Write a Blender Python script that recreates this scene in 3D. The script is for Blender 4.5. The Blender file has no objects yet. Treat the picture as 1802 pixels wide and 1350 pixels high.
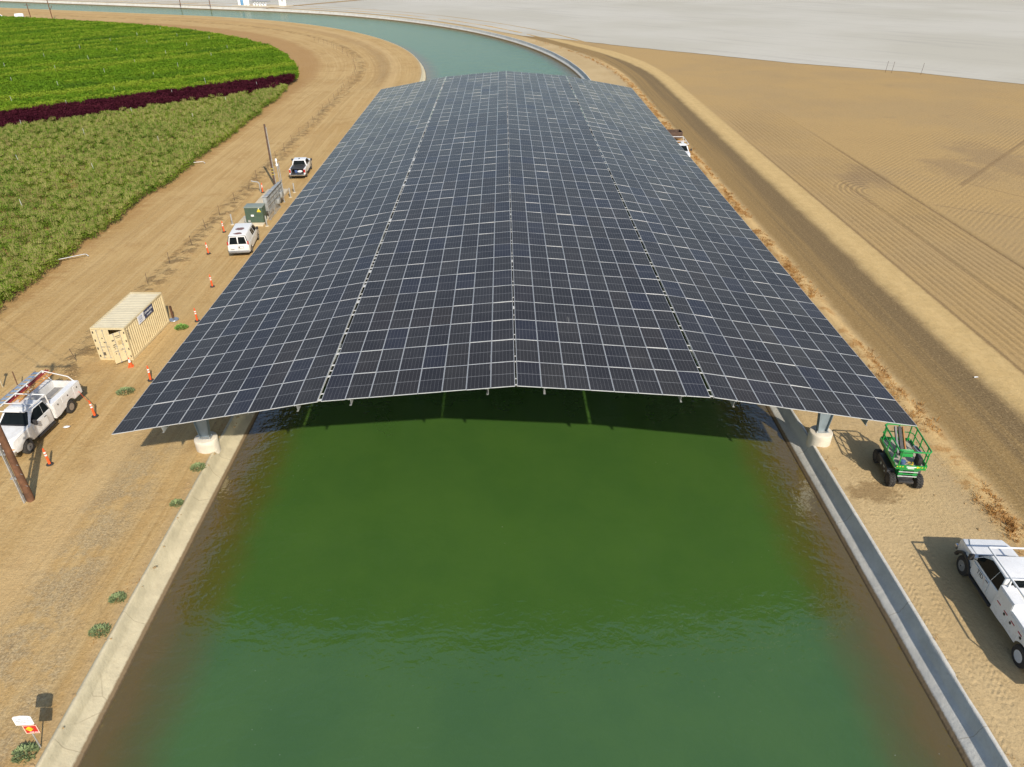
import bpy, bmesh, math, random
import numpy as np
from mathutils import Vector, Matrix
R = math.radians
random.seed(7); RNG = np.random.default_rng(7)
SC = bpy.context.scene
COL = SC.collection

# ------------------------------------------------------------------ camera
CAM_POS = Vector((-0.4617, -28.6962, 26.0586))
_p, _yaw, _roll = R(31.8508), R(0.539), R(-0.2641)
fwd = Vector((math.sin(_yaw)*math.cos(_p), math.cos(_yaw)*math.cos(_p), -math.sin(_p)))
rgt = Vector((math.cos(_yaw), -math.sin(_yaw), 0)); up = rgt.cross(fwd)
r2 = rgt*math.cos(_roll)+up*math.sin(_roll); u2 = -rgt*math.sin(_roll)+up*math.cos(_roll)
cam = bpy.data.cameras.new('camera'); cam.sensor_width = 36; cam.lens = 1271.979/1802*36
cam.clip_start = 0.5; cam.clip_end = 4000
camo = bpy.data.objects.new('camera', cam); COL.objects.link(camo)
M = Matrix((r2, u2, -fwd)).transposed().to_4x4(); M.translation = CAM_POS
camo.matrix_world = M
SC.camera = camo

# ------------------------------------------------------------------ light
SUN_EL, SUN_AZ = 38.0, 156.0          # compass-like: azimuth of the sun clockwise from +y
w = bpy.data.worlds.new('World'); SC.world = w; w.use_nodes = True
wn = w.node_tree; wn.nodes.clear()
sky = wn.nodes.new('ShaderNodeTexSky'); sky.sky_type = 'NISHITA'; sky.sun_disc = False
sky.sun_elevation = R(SUN_EL); sky.sun_rotation = R(SUN_AZ)
sky.air_density = 1.0; sky.dust_density = 1.0; sky.ozone_density = 1.3; sky.altitude = 50
bg = wn.nodes.new('ShaderNodeBackground'); bg.inputs[1].default_value = 0.14
wo = wn.nodes.new('ShaderNodeOutputWorld')
wn.links.new(sky.outputs[0], bg.inputs[0]); wn.links.new(bg.outputs[0], wo.inputs[0])
sl = bpy.data.lights.new('sun', 'SUN'); sl.energy = 4.6; sl.angle = R(0.7); sl.color = (1.0, 0.93, 0.82)
so = bpy.data.objects.new('sun', sl); COL.objects.link(so)
sd = Vector((math.sin(R(SUN_AZ))*math.cos(R(SUN_EL)), math.cos(R(SUN_AZ))*math.cos(R(SUN_EL)), math.sin(R(SUN_EL))))
so.rotation_euler = (-sd).to_track_quat('-Z', 'Y').to_euler(); so.location = sd*200
vs = SC.view_settings
vs.view_transform = 'Standard'; vs.look = 'None'; vs.exposure = 0.07; vs.gamma = 1; vs.use_curve_mapping = False

# ------------------------------------------------------------------ node helper
class NT:
    def __init__(s, name):
        s.mat = bpy.data.materials.new(name); s.mat.use_nodes = True
        s.t = s.mat.node_tree; s.t.nodes.clear()
        s.out = s.t.nodes.new('ShaderNodeOutputMaterial')
    def n(s, ty, **k):
        nd = s.t.nodes.new(ty)
        for a, b in k.items(): setattr(nd, a, b)
        return nd
    def put(s, sock, v):
        if isinstance(v, bpy.types.NodeSocket): s.t.links.new(v, sock)
        elif v is not None:
            if sock.type == 'RGBA' and not isinstance(v, (int, float)) and len(v) == 3: v = (*v, 1)
            elif sock.type == 'RGBA' and isinstance(v, (int, float)): v = (v, v, v, 1)
            sock.default_value = v
    def math(s, op, a, b=None, c=None, clamp=False):
        nd = s.n('ShaderNodeMath', operation=op, use_clamp=clamp)
        for i, v in enumerate((a, b, c)):
            if v is not None: s.put(nd.inputs[i], v)
        return nd.outputs[0]
    def add(s, a, b): return s.math('ADD', a, b)
    def sub(s, a, b): return s.math('SUBTRACT', a, b)
    def mul(s, a, b): return s.math('MULTIPLY', a, b)
    def mx(s, a, b): return s.math('MAXIMUM', a, b)
    def step(s, x, lo, hi, a=0.0, b=1.0):
        nd = s.n('ShaderNodeMapRange', interpolation_type='SMOOTHSTEP')
        for i, v in enumerate((x, lo, hi, a, b)): s.put(nd.inputs[i], v)
        return nd.outputs[0]
    def band(s, x, c, half, soft):       # 1 inside c+-half
        d = s.math('ABSOLUTE', s.sub(x, c))
        return s.step(d, s.sub(half, soft), s.add(half, soft), 1.0, 0.0)
    def mix(s, f, a, b, mode='MIX'):
        nd = s.n('ShaderNodeMix', data_type='RGBA', blend_type=mode)
        s.put(nd.inputs[0], f); s.put(nd.inputs[6], a); s.put(nd.inputs[7], b)
        return nd.outputs[2]
    def noise(s, vec, scale, detail=3, rough=.55, dist=0):
        nd = s.n('ShaderNodeTexNoise'); s.put(nd.inputs['Vector'], vec)
        nd.inputs['Scale'].default_value = scale; nd.inputs['Detail'].default_value = detail
        nd.inputs['Roughness'].default_value = rough; nd.inputs['Distortion'].default_value = dist
        return nd.outputs[0]
    def vor(s, vec, scale, feature='F1', out=0):
        nd = s.n('ShaderNodeTexVoronoi', feature=feature); s.put(nd.inputs['Vector'], vec)
        nd.inputs['Scale'].default_value = scale
        return nd.outputs[out]
    def comb(s, x, y, z=0.0):
        nd = s.n('ShaderNodeCombineXYZ')
        for i, v in enumerate((x, y, z)): s.put(nd.inputs[i], v)
        return nd.outputs[0]
    def sep(s, v):
        nd = s.n('ShaderNodeSeparateXYZ'); s.put(nd.inputs[0], v); return nd.outputs
    def pos(s): return s.n('ShaderNodeNewGeometry').outputs['Position']
    def obj(s): return s.n('ShaderNodeTexCoord').outputs['Object']
    def uv(s): return s.n('ShaderNodeTexCoord').outputs['UV']
    def bump(s, h, strength=.5, dist=.05, normal=None):
        nd = s.n('ShaderNodeBump'); nd.inputs['Strength'].default_value = strength
        nd.inputs['Distance'].default_value = dist
        s.put(nd.inputs['Height'], h)
        if normal is not None: s.put(nd.inputs['Normal'], normal)
        return nd.outputs[0]
    def principled(s, color, rough=.8, metal=0, spec=.5, normal=None, **k):
        nd = s.n('ShaderNodeBsdfPrincipled')
        s.put(nd.inputs['Base Color'], color); s.put(nd.inputs['Roughness'], rough)
        s.put(nd.inputs['Metallic'], metal); s.put(nd.inputs['Specular IOR Level'], spec)
        if normal is not None: s.put(nd.inputs['Normal'], normal)
        for a, b in k.items(): s.put(nd.inputs[a], b)
        s.t.links.new(nd.outputs[0], s.out.inputs[0])
        return nd

_simple = {}
def simple(name, color, rough=.5, metal=0, var=.12, scale=3.0, dirt=0.0, dirtcol=(.36, .26, .15), bump=0.0, spec=.5, coat=0.0):
    if name in _simple: return _simple[name]
    t = NT(name); o = t.obj()
    n = t.noise(o, scale, 5, .6)
    c = t.mix(t.step(n, .3, .7), [x*(1-var) for x in color], [min(1, x*(1+var)) for x in color])
    if dirt:
        z = t.sep(o)[2]; d = t.mul(t.step(t.noise(o, scale*2.3, 6, .7), .42, .75), dirt)
        c = t.mix(d, c, dirtcol)
    nm = t.bump(t.noise(o, scale*8, 4), bump, .01) if bump else None
    t.principled(c, t.step(n, .2, .8, max(.02, rough-.08), min(1, rough+.1)), metal, spec, nm, **({'Coat Weight': coat} if coat else {}))
    _simple[name] = t.mat
    return t.mat

# ------------------------------------------------------------------ mesh helper
class MB:
    def __init__(s): s.v = []; s.f = []; s.m = []
    def add(s, vs, fs, m=0):
        b = len(s.v); s.v += [tuple(v) for v in vs]
        for f in fs: s.f.append(tuple(b+i for i in f)); s.m.append(m)
        return s
    def box(s, c, d, m=0, rot=None, taper=None):
        hx, hy, hz = d[0]/2, d[1]/2, d[2]/2
        P = [Vector((x*hx, y*hy, z*hz)) for z in (-1, 1) for x, y in ((-1, -1), (1, -1), (1, 1), (-1, 1))]
        if taper: P = [Vector((v.x*(taper if v.z > 0 else 1), v.y*(taper if v.z > 0 else 1), v.z)) for v in P]
        if rot is not None: P = [rot @ v for v in P]
        P = [v+Vector(c) for v in P]
        return s.add(P, [(3, 2, 1, 0), (4, 5, 6, 7), (0, 1, 5, 4), (1, 2, 6, 5), (2, 3, 7, 6), (3, 0, 4, 7)], m)
    def tube(s, a, b, r, n=8, m=0, r2=None):
        a, b = Vector(a), Vector(b); d = (b-a).normalized(); r2 = r if r2 is None else r2
        x = d.orthogonal().normalized(); y = d.cross(x)
        P = []
        for c, rr in ((a, r), (b, r2)):
            for i in range(n):
                q = 2*math.pi*i/n; P.append(c+x*math.cos(q)*rr+y*math.sin(q)*rr)
        F = [(i, (i+1) % n, n+(i+1) % n, n+i) for i in range(n)]+[tuple(range(n-1, -1, -1)), tuple(range(n, 2*n))]
        return s.add(P, F, m)
    def path(s, pts, r, n=6, m=0):
        for a, b in zip(pts[:-1], pts[1:]): s.tube(a, b, r, n, m)
        return s
    def lathe(s, prof, c, axis='z', n=16, m=0, caps=True):
        P = []; 
        for r, h in prof:
            for i in range(n):
                q = 2*math.pi*i/n; a, b = r*math.cos(q), r*math.sin(q)
                v = {'z': (a, b, h), 'y': (a, h, -b), 'x': (h, a, b)}[axis]
                P.append(Vector(v)+Vector(c))
        F = []
        for k in range(len(prof)-1):
            for i in range(n):
                j = (i+1) % n; F.append((k*n+i, k*n+j, (k+1)*n+j, (k+1)*n+i))
        if caps: F += [tuple(range(n-1, -1, -1)), tuple(range((len(prof)-1)*n, len(prof)*n))]
        return s.add(P, F, m)
    def prism(s, poly, y0, y1, m=0):        # poly in xz, extruded along y
        n = len(poly)
        P = [(x, y0, z) for x, z in poly]+[(x, y1, z) for x, z in poly]
        F = [tuple(range(n)), tuple(range(2*n-1, n-1, -1))]+[(i, n+i, n+(i+1) % n, (i+1) % n) for i in range(n)]
        return s.add(P, F, m)
    def patch(s, quad, uvs, off=.004, th=.008, m=0):   # plate lying on a quad (bottom-left, bottom-right, top-right, top-left)
        q = [Vector(v) for v in quad]; nrm = (q[1]-q[0]).cross(q[3]-q[0]).normalized()
        def at(u, v): return (q[0]*(1-u)+q[1]*u)*(1-v)+(q[3]*(1-u)+q[2]*u)*v
        A = [at(u, v)+nrm*off for u, v in uvs]; B = [p-nrm*th for p in A]; n = len(A)
        return s.add(A+B, [tuple(range(n))]+[(i, n+i, n+(i+1) % n, (i+1) % n) for i in range(n)], m)
    def build(s, name, mats, parent=None, bevel=0, seg=2, smooth=None, fn=None, bang=35):
        me = bpy.data.meshes.new(name); me.from_pydata(s.v, [], s.f)
        if not isinstance(mats, (list, tuple)): mats = [mats]
        for mm in mats: me.materials.append(mm)
        me.polygons.foreach_set('material_index', s.m)
        bm = bmesh.new(); bm.from_mesh(me)
        bmesh.ops.recalc_face_normals(bm, faces=bm.faces[:])
        if fn: fn(bm)
        if bevel:
            es = [e for e in bm.edges if len(e.link_faces) == 2 and e.calc_face_angle(0) > R(bang)]
            bmesh.ops.bevel(bm, geom=es, offset=bevel, segments=seg, profile=.5, affect='EDGES', clamp_overlap=True)
        bm.to_mesh(me); bm.free()
        if smooth is not None or bevel:
            me.shade_smooth(); me.set_sharp_from_angle(angle=R(smooth or 40))
        o = bpy.data.objects.new(name, me); COL.objects.link(o)
        if parent: o.parent = parent
        return o

def tag(o, label=None, cat=None, group=None, kind=None):
    if label: o['label'] = label
    if cat: o['category'] = cat
    if group: o['group'] = group
    if kind: o['kind'] = kind
    return o
def thing(name, loc, rz, label, cat, group=None):
    o = bpy.data.objects.new(name, None); COL.objects.link(o); o.empty_display_size = .3
    o.location = loc; o.rotation_euler = (0, 0, rz)
    return tag(o, label, cat, group)
def kids(o): return [c for c in bpy.data.objects if c.parent == o]
def copy_tree(o, parent=None):
    c = o.copy(); COL.objects.link(c)
    if parent: c.parent = parent
    for ch in kids(o): copy_tree(ch, c)
    return c
def np_mesh(name, V, F, mats, mi=None, uv=None, smooth=False):
    me = bpy.data.meshes.new(name)
    V = np.asarray(V, dtype=np.float32); F = np.asarray(F, dtype=np.int32); k = F.shape[1]
    me.vertices.add(len(V)); me.vertices.foreach_set('co', V.ravel())
    me.loops.add(F.size); me.loops.foreach_set('vertex_index', F.ravel())
    me.polygons.add(len(F)); me.polygons.foreach_set('loop_start', np.arange(0, F.size, k, dtype=np.int32))
    if not isinstance(mats, (list, tuple)): mats = [mats]
    for m in mats: me.materials.append(m)
    if mi is not None: me.polygons.foreach_set('material_index', np.asarray(mi, dtype=np.int32))
    if uv is not None:
        l = me.uv_layers.new(name='st'); l.data.foreach_set('uv', np.asarray(uv, dtype=np.float32)[F.ravel()].ravel())
    me.update(calc_edges=True); me.validate()
    me.shade_smooth() if smooth else me.shade_flat()
    return me
def obj_of(me, parent=None):
    o = bpy.data.objects.new(me.name, me); COL.objects.link(o)
    if parent: o.parent = parent
    return o
def text_part(name, txt, size, mat, parent, loc, rot, extrude=.002, align='CENTER', sx=1.0):
    c = bpy.data.curves.new('lettering', 'FONT'); c.body = txt; c.size = size; c.extrude = extrude
    c.align_x = align; c.align_y = 'CENTER'
    o = bpy.data.objects.new('lettering', c)
    me = bpy.data.meshes.new_from_object(o); me.name = name; me.materials.clear(); me.materials.append(mat)
    bpy.data.objects.remove(o); bpy.data.curves.remove(c)
    t = bpy.data.objects.new(name, me); COL.objects.link(t); t.parent = parent
    t.location = loc; t.rotation_euler = rot; t.scale = (sx, 1, 1)
    return t

# ------------------------------------------------------------------ canal line
S0, RAD, ANG = 130.0, 185.0, R(67)          # straight up to y=130, then a left bend
SARC = RAD*ANG
def cl(s):
    """centre line point and left normal angle for arclength s (numpy)"""
    s = np.asarray(s, float)
    a = np.clip((s-S0)/RAD, 0, ANG)
    x = -RAD*(1-np.cos(a)); y = np.where(s < S0, s, S0+RAD*np.sin(a))
    ex = np.clip(s-S0-SARC, 0, None)
    x = x-np.sin(ANG)*ex; y = y+np.cos(ANG)*ex
    return x, y, a
def st2xy(s, t):
    x, y, a = cl(s); return x+t*np.cos(a), y+t*np.sin(a)
def strip(name, svals, tvals, zfun, mat, smooth=True):
    S, T = np.meshgrid(np.asarray(svals, float), np.asarray(tvals, float), indexing='ij')
    X, Y = st2xy(S, T); Z = zfun(S, T)
    V = np.stack([X, Y, Z], -1).reshape(-1, 3); n, m = S.shape
    i, j = np.meshgrid(np.arange(n-1), np.arange(m-1), indexing='ij'); a = (i*m+j).ravel()
    F = np.stack([a, a+1, a+m+1, a+m], -1)
    if True:  # face up
        F = F[:, ::-1] if tvals[1] < tvals[0] else F
    # orientation: increasing s is +y, increasing t is +x  -> (a, a+1, a+m+1, a+m) is counter-clockwise seen from above
    me = np_mesh(name, V, F, mat, uv=np.stack([S, T], -1).reshape(-1, 2), smooth=smooth)
    o = obj_of(me); tag(o, kind='structure'); return o
_tab = RNG.random((256, 256))
def vnoise(x, y):
    xi, yi = np.floor(x).astype(int), np.floor(y).astype(int); fx, fy = x-xi, y-yi
    fx, fy = fx*fx*(3-2*fx), fy*fy*(3-2*fy)
    g = lambda a, b: _tab[a & 255, b & 255]
    return (g(xi, yi)*(1-fx)+g(xi+1, yi)*fx)*(1-fy)+(g(xi, yi+1)*(1-fx)+g(xi+1, yi+1)*fx)*fy-.5
SV = np.concatenate([np.arange(-90, -22, 4.), np.arange(-22, 60, 1.0), np.arange(60, 200, 2.), np.arange(200, 640, 5.)])

# ------------------------------------------------------------------ ground materials
def ground_mat():
    t = NT('ground_dirt'); P = t.pos(); st = t.sep(t.uv()); s, tt = st[0], st[1]
    px, py, _ = t.sep(P)
    n_big = t.noise(P, .09, 4, .6); n_mid = t.noise(P, .8, 5, .65); n_fin = t.noise(P, 9, 5, .75); n_grit = t.noise(P, 30, 2, .9)
    wob = t.mul(t.sub(t.noise(P, .35, 4, .6), .5), 1.0)
    wob2 = t.mul(t.sub(t.noise(P, 1.6, 5, .7), .5), 1.0)
    streak = t.noise(t.comb(t.mul(s, .03), t.mul(tt, 1.6), 0), 1, 4, .7, .3)
    streak2 = t.noise(t.comb(t.mul(s, .05), t.mul(tt, 6), 3.1), 1, 4, .7, .5)
    # left side sand, orange tan
    left = t.mix(t.step(n_big, .35, .65), (.43, .285, .125), (.49, .345, .168))
    left = t.mix(t.mul(t.step(streak, .42, .70), .75), left, (.57, .425, .225))
    left = t.mix(t.mul(t.step(streak2, .50, .70), .6), left, (.33, .225, .105))
    blot = t.noise(P, .28, 5, .7)
    left = t.mix(t.mul(t.step(blot, .52, .66), .6), left, (.36, .225, .095))
    scf = t.noise(t.comb(t.mul(s, .35), t.mul(tt, 1.9), 2.2), 1, 5, .8, .6)
    left = t.mix(t.mul(t.step(scf, .55, .70), .5), left, (.30, .20, .095))
    left = t.mix(t.mul(t.step(scf, .42, .30), .45), left, (.60, .455, .255))
    # grey gravel drifts near the canal
    gb = t.mul(t.mul(t.band(t.add(tt, t.mul(wob, 3.2)), -21.6, 1.5, .9), t.step(s, 2, 12, 1., 0.)), t.step(t.noise(P, .55, 4, .7), .36, .52))
    gb2 = t.mul(t.mul(t.band(t.add(tt, t.mul(wob, 1.6)), -19.6, .45, .4), t.step(s, -9.2, -6.2, 1., 0.)), t.step(t.noise(P, .9, 4, .6), .3, .5))
    grav = t.mx(gb, gb2)
    grav = t.mul(grav, t.step(t.noise(P, 5, 3, .7), .36, .56, .45, 1.))
    gc = t.mix(t.step(t.noise(P, 11, 2, .8), .42, .60), (.20, .175, .135), (.46, .405, .30))
    left = t.mix(t.mul(grav, .62), left, gc)
    # wheel tracks on the left bank
    for c0, k in ((-22.7, .45), (-24.35, .45), (-26.9, .35), (-28.6, .35), (-34.3, .4), (-36.0, .4), (-37.6, .3), (-39.2, .3)):
        tr = t.band(t.add(tt, t.add(t.mul(t.sub(t.noise(t.comb(t.mul(s, .035), c0, 0), 1, 2), .5), 3.0), t.mul(wob2, .12))), c0, .17, .10)
        tr = t.mul(tr, t.step(t.noise(t.comb(t.mul(s, .06), c0, 5), 1, 3), .40, .55))
        tread = t.math('SINE', t.mul(s, 2*math.pi/.5))
        left = t.mix(t.mul(tr, t.add(k, t.mul(tread, .12))), left, (.33, .215, .10) if c0 in (-24.35, -28.6, -36.0, -39.2) else (.58, .44, .25))
    lt = t.mul(t.band(t.add(tt, t.mul(wob, .8)), -24.0, .9, .7), .4)
    left = t.mix(lt, left, (.60, .45, .26))
    # compacted grit margin along the lining
    left = t.mix(t.mul(t.step(t.add(tt, t.mul(wob2, .5)), -18.6, -18.1), .5), left, (.42, .33, .21))
    # fence line clods, darker
    fl = t.mul(t.band(t.add(tt, t.mul(wob2, 2.2)), -31.4, .9, .7), t.step(n_mid, .46, .6))
    left = t.mix(t.mul(fl, .7), left, (.25, .16, .08))
    # bank slope in the bend
    bs = t.mul(t.band(t.add(tt, t.mul(wob, 2.)), -26.3, 1.2, 1.2), t.step(s, 120, 150))
    left = t.mix(t.mul(bs, .6), left, (.33, .225, .12))
    # damp soil at the crop edge
    wet = t.mul(t.step(t.add(tt, t.mul(t.sub(t.noise(t.comb(t.mul(px, .25), t.mul(py, 1.3), 0), 1, 4, .7), .5), 7.0)), -40.0, -42.5), .75)
    left = t.mix(wet, left, (.33, .185, .075))
    # right bank, paler beige
    right = t.mix(t.step(n_big, .35, .65), (.46, .35, .205), (.53, .42, .265))
    right = t.mix(t.mul(t.step(streak2, .5, .75), .35), right, (.37, .28, .165))
    scr = t.noise(t.comb(t.mul(s, .5), t.mul(tt, 1.6), 8.2), 1, 5, .8, .6)
    right = t.mix(t.mul(t.step(scr, .54, .70), .45), right, (.36, .265, .15))
    right = t.mix(t.mul(t.step(n_mid, .55, .75), .35), right, (.55, .45, .30))
    wx = t.sub(px, 19.6); wy = t.mul(t.sub(py, 1.6), 1.5)
    wd = t.math('SQRT', t.add(t.mul(wx, wx), t.mul(wy, wy)))
    right = t.mix(t.mul(t.step(t.add(wd, t.mul(wob2, 3.5)), 1.7, .9), .8), right, (.215, .145, .075))
    gr = t.mul(t.mul(t.band(t.add(tt, t.mul(wob2, 1.6)), 24.2, .8, .6), t.step(n_fin, .4, .6)), .6)
    right = t.mix(gr, right, (.36, .29, .20))
    # dry weeds colouring the verge
    vg = t.band(t.add(tt, t.mul(wob2, 1.2)), 25.5, .75, .5)
    right = t.mix(t.mul(vg, .8), right, (.60, .43, .215))
    right = t.mix(t.mul(t.mul(vg, t.step(n_mid, .5, .62)), .8), right, (.38, .20, .065))
    # watered dark road
    rd = t.band(t.add(t.add(tt, t.mul(wob, .8)), t.mul(wob2, .2)), t.step(s, 135, 215, 29.3, 23.2), t.step(s, 135, 225, 2.95, 1.4), .65)
    rstreak = t.noise(t.comb(t.mul(s, .02), t.mul(tt, 1.1), 7.7), 1, 5, .7)
    rc = t.mix(t.step(t.add(rstreak, t.mul(t.sub(29.6, tt), .07)), .38, .68), (.105, .073, .040), (.225, .150, .063))
    rc = t.mix(t.mul(t.step(t.noise(t.comb(t.mul(s, .06), t.mul(tt, 7), 1), 1, 3, .6), .55, .7), .3), rc, (.25, .175, .09))
    # light strip beyond the road, then the field
    lst = t.mix(t.step(t.noise(P, .9, 4, .7), .35, .65), (.51, .375, .185), (.58, .435, .225))
    fld = t.mix(t.step(t.noise(P, .045, 5, .65), .4, .62), (.41, .285, .135), (.37, .265, .14))
    fld = t.mix(t.mul(t.step(t.noise(P, .10, 4, .7), .60, .76), .5), fld, (.28, .20, .12))
    for bx_, by_, br_, ky_ in ((45.6, 62, 3.2, .45), (43, 60.5, 2.0, .5), (58.5, 65, 5.0, .6), (66, 70, 6., .5)):
        dx_, dy_ = t.sub(px, bx_), t.mul(t.sub(py, by_), ky_)
        dd = t.math('SQRT', t.add(t.mul(dx_, dx_), t.mul(dy_, dy_)))
        fld = t.mix(t.mul(t.step(t.add(dd, t.mul(t.sub(t.noise(P, .3, 4, .7), .5), br_*1.6)), br_, br_*.3), .5), fld, (.205, .145, .10))
    fld = t.mix(t.mul(t.step(t.noise(P, 2.2, 5, .85), .52, .66), .4), fld, (.22, .15, .08))
    c1 = t.mix(t.step(t.add(tt, t.mul(wob2, .6)), 26.3, 27.2), right, lst)
    c1 = t.mix(t.mul(rd, .96), c1, rc)
    ftt = t.add(tt, t.mul(wob2, .5))
    inner = t.step(s, 150, 210, 35.4, 27.5)
    c1 = t.mix(t.step(t.sub(ftt, inner), -.4, .4), c1, fld)
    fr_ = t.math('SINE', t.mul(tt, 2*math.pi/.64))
    c1 = t.mix(t.mul(t.mul(t.step(fr_, -.1, -.9), t.mul(t.band(tt, 41.5, 5.3, .3), t.step(s, 115, 70))), t.step(t.noise(P, .25, 4, .7), .30, .60, .10, .50)), c1, (.21, .145, .075))  # furrow bottoms painted darker: shade put into the colour to bring out rows
    # dark plough lines
    for c, wd_, k in ((35.6, .16, .75), (41.2, .12, .75), (46.9, .17, .9)):
        c1 = t.mix(t.mul(t.mul(t.band(t.add(tt, t.mul(wob2, .22)), c, wd_, .10), t.step(s, *((64, 58) if c == 41.2 else (100, 60)))), k), c1, (.16, .105, .055))
    # cross lines in the far plot
    d3 = t.add(t.mul(t.sub(px, 54.75), -.7142), t.mul(t.sub(py, 57.63), .70))
    c1 = t.mix(t.mul(t.mul(t.band(t.add(d3, t.mul(wob2, .5)), 0, .3, .2), t.step(px, 54.5, 55.2)), .7), c1, (.20, .13, .07))
    for (ax, ay, bx, by) in ((47.75, 50.64, 55.12, 45.68), (55.64, 59.27, 59.68, 53.05)):
        L = math.hypot(bx-ax, by-ay); nx, ny = -(by-ay)/L, (bx-ax)/L
        d = t.add(t.mul(t.sub(px, ax), nx), t.mul(t.sub(py, ay), ny))
        c1 = t.mix(t.mul(t.mul(t.band(t.add(d, t.mul(wob2, .3)), 0, .16, .12), t.step(px, min(ax, bx)-.2, min(ax, bx)+.3)), .55), c1, (.23, .155, .085))
    col = t.mix(t.step(tt, -2, 2), left, c1)
    n_sp = t.noise(P, 5.5, 4, .8)
    col = t.mix(t.mul(t.step(n_sp, .50, .72), .38), col, (.66, .51, .31))
    col = t.mix(t.mul(t.step(n_sp, .46, .30), .42), col, (.22, .145, .07))
    col = t.mix(t.mul(t.step(n_fin, .3, .72), .25), col, (.62, .47, .27), 'MIX')
    col = t.mix(t.mul(t.step(n_grit, .55, .8), .28), col, (.19, .14, .085))
    col = t.mix(1.0, col, (.985, .925, .785), 'MULTIPLY')
    # relief ------------------------------------------------------------
    h = t.add(t.mul(n_fin, .5), t.mul(n_grit, .25))
    h = t.add(h, t.mul(streak2, .7)); h = t.add(h, t.mul(n_mid, .8)); h = t.add(h, t.mul(t.mul(fl, n_fin), 4.0)); h = t.add(h, t.mul(t.noise(P, 2.2, 4, .7), 1.2))
    # tyre prints on the right bank
    for c0, k, ww, s0 in ((19.35, .123, .22, .95), (20.0, .123, .20, .95), (18.75, .09, .2, -1), (20.5, .10, .17, -2), (21.5, .15, .16, 3.5), (19.2, .04, .2, -9), (22.4, .05, .15, 5)):
        tc = t.sub(tt, t.add(c0, t.mul(t.sub(s, s0), k)))
        ch = t.math('SINE', t.add(t.mul(s, 2*math.pi/.30), t.mul(t.math('ABSOLUTE', tc), 18)))
        mk = t.mul(t.band(tc, 0, ww, .06), t.mul(t.step(s, 9, 1), t.step(t.noise(P, .5, 2), .36, .5)))
        h = t.add(h, t.mul(t.mul(t.add(ch, -.6), t.mul(mk, t.step(n_mid, .35, .55))), .13))
    # furrows of the far plot and rings of a turning plough
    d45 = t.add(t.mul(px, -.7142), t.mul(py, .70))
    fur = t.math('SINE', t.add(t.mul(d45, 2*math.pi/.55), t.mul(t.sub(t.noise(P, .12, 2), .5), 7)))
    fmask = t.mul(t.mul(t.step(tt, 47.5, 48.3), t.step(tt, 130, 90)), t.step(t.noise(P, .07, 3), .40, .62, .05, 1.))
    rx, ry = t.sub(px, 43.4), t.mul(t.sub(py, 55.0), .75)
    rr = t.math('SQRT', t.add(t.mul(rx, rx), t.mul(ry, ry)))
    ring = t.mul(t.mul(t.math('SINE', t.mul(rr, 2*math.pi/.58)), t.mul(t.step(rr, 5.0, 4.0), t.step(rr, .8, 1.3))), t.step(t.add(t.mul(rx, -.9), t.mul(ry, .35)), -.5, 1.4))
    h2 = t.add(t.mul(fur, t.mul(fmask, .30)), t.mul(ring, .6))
    col = t.mix(t.mul(t.step(h2, .1, -.6), .35), col, (.21, .14, .08))  # low parts of furrows and rings darkened, relief shade painted into the colour
    nm = t.bump(h, .85, .06); nm = t.bump(h2, .5, .06, nm)
    t.principled(col, .95, 0, .15, nm)
    return t.mat
M_GROUND = ground_mat()

def conc_mat(name, base, stain):
    t = NT(name); P = t.pos(); tt = t.sep(t.uv())[1]; z = t.sep(P)[2]
    n = t.noise(P, .7, 6, .7); n2 = t.noise(P, 5, 5, .75)
    c = t.mix(t.step(n, .35, .7), base, [x*.82 for x in base])
    c = t.mix(t.mul(t.step(n2, .5, .75), .45), c, stain)
    wl = t.add(z, t.mul(t.sub(n2, .5), .10))
    c = t.mix(t.step(wl, -.80, -.88), c, (.22, .155, .085))      # tide line above the water
    jt = t.math('ABSOLUTE', t.sub(t.math('FRACT', t.mul(t.add(t.sep(t.uv())[0], t.mul(t.sub(n, .5), .25)), 1/6.1)), .5))
    c = t.mix(t.mul(t.step(jt, .4955, .4985), t.step(t.noise(P, .4, 3), .38, .55, .1, .5)), c, (.24, .19, .12))
    ck = t.vor(P, .38, 'DISTANCE_TO_EDGE')
    c = t.mix(t.mul(t.step(ck, .016, .004), t.step(t.noise(P, .25, 2), .54, .62, 0, .35)), c, (.24, .19, .12))
    c = t.mix(t.step(wl, -.95, -1.02), c, (.10, .07, .035))
    t.principled(c, .85, 0, .3, t.bump(t.add(n2, t.mul(t.noise(P, 1.5, 3), 1.5)), .5, .05))
    return t.mat
M_LINING = conc_mat('lining_concrete', (.60, .52, .345), (.43, .345, .21)); M_LINING_R = conc_mat('lining_concrete_grey', (.57, .55, .49), (.44, .40, .33))

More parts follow.
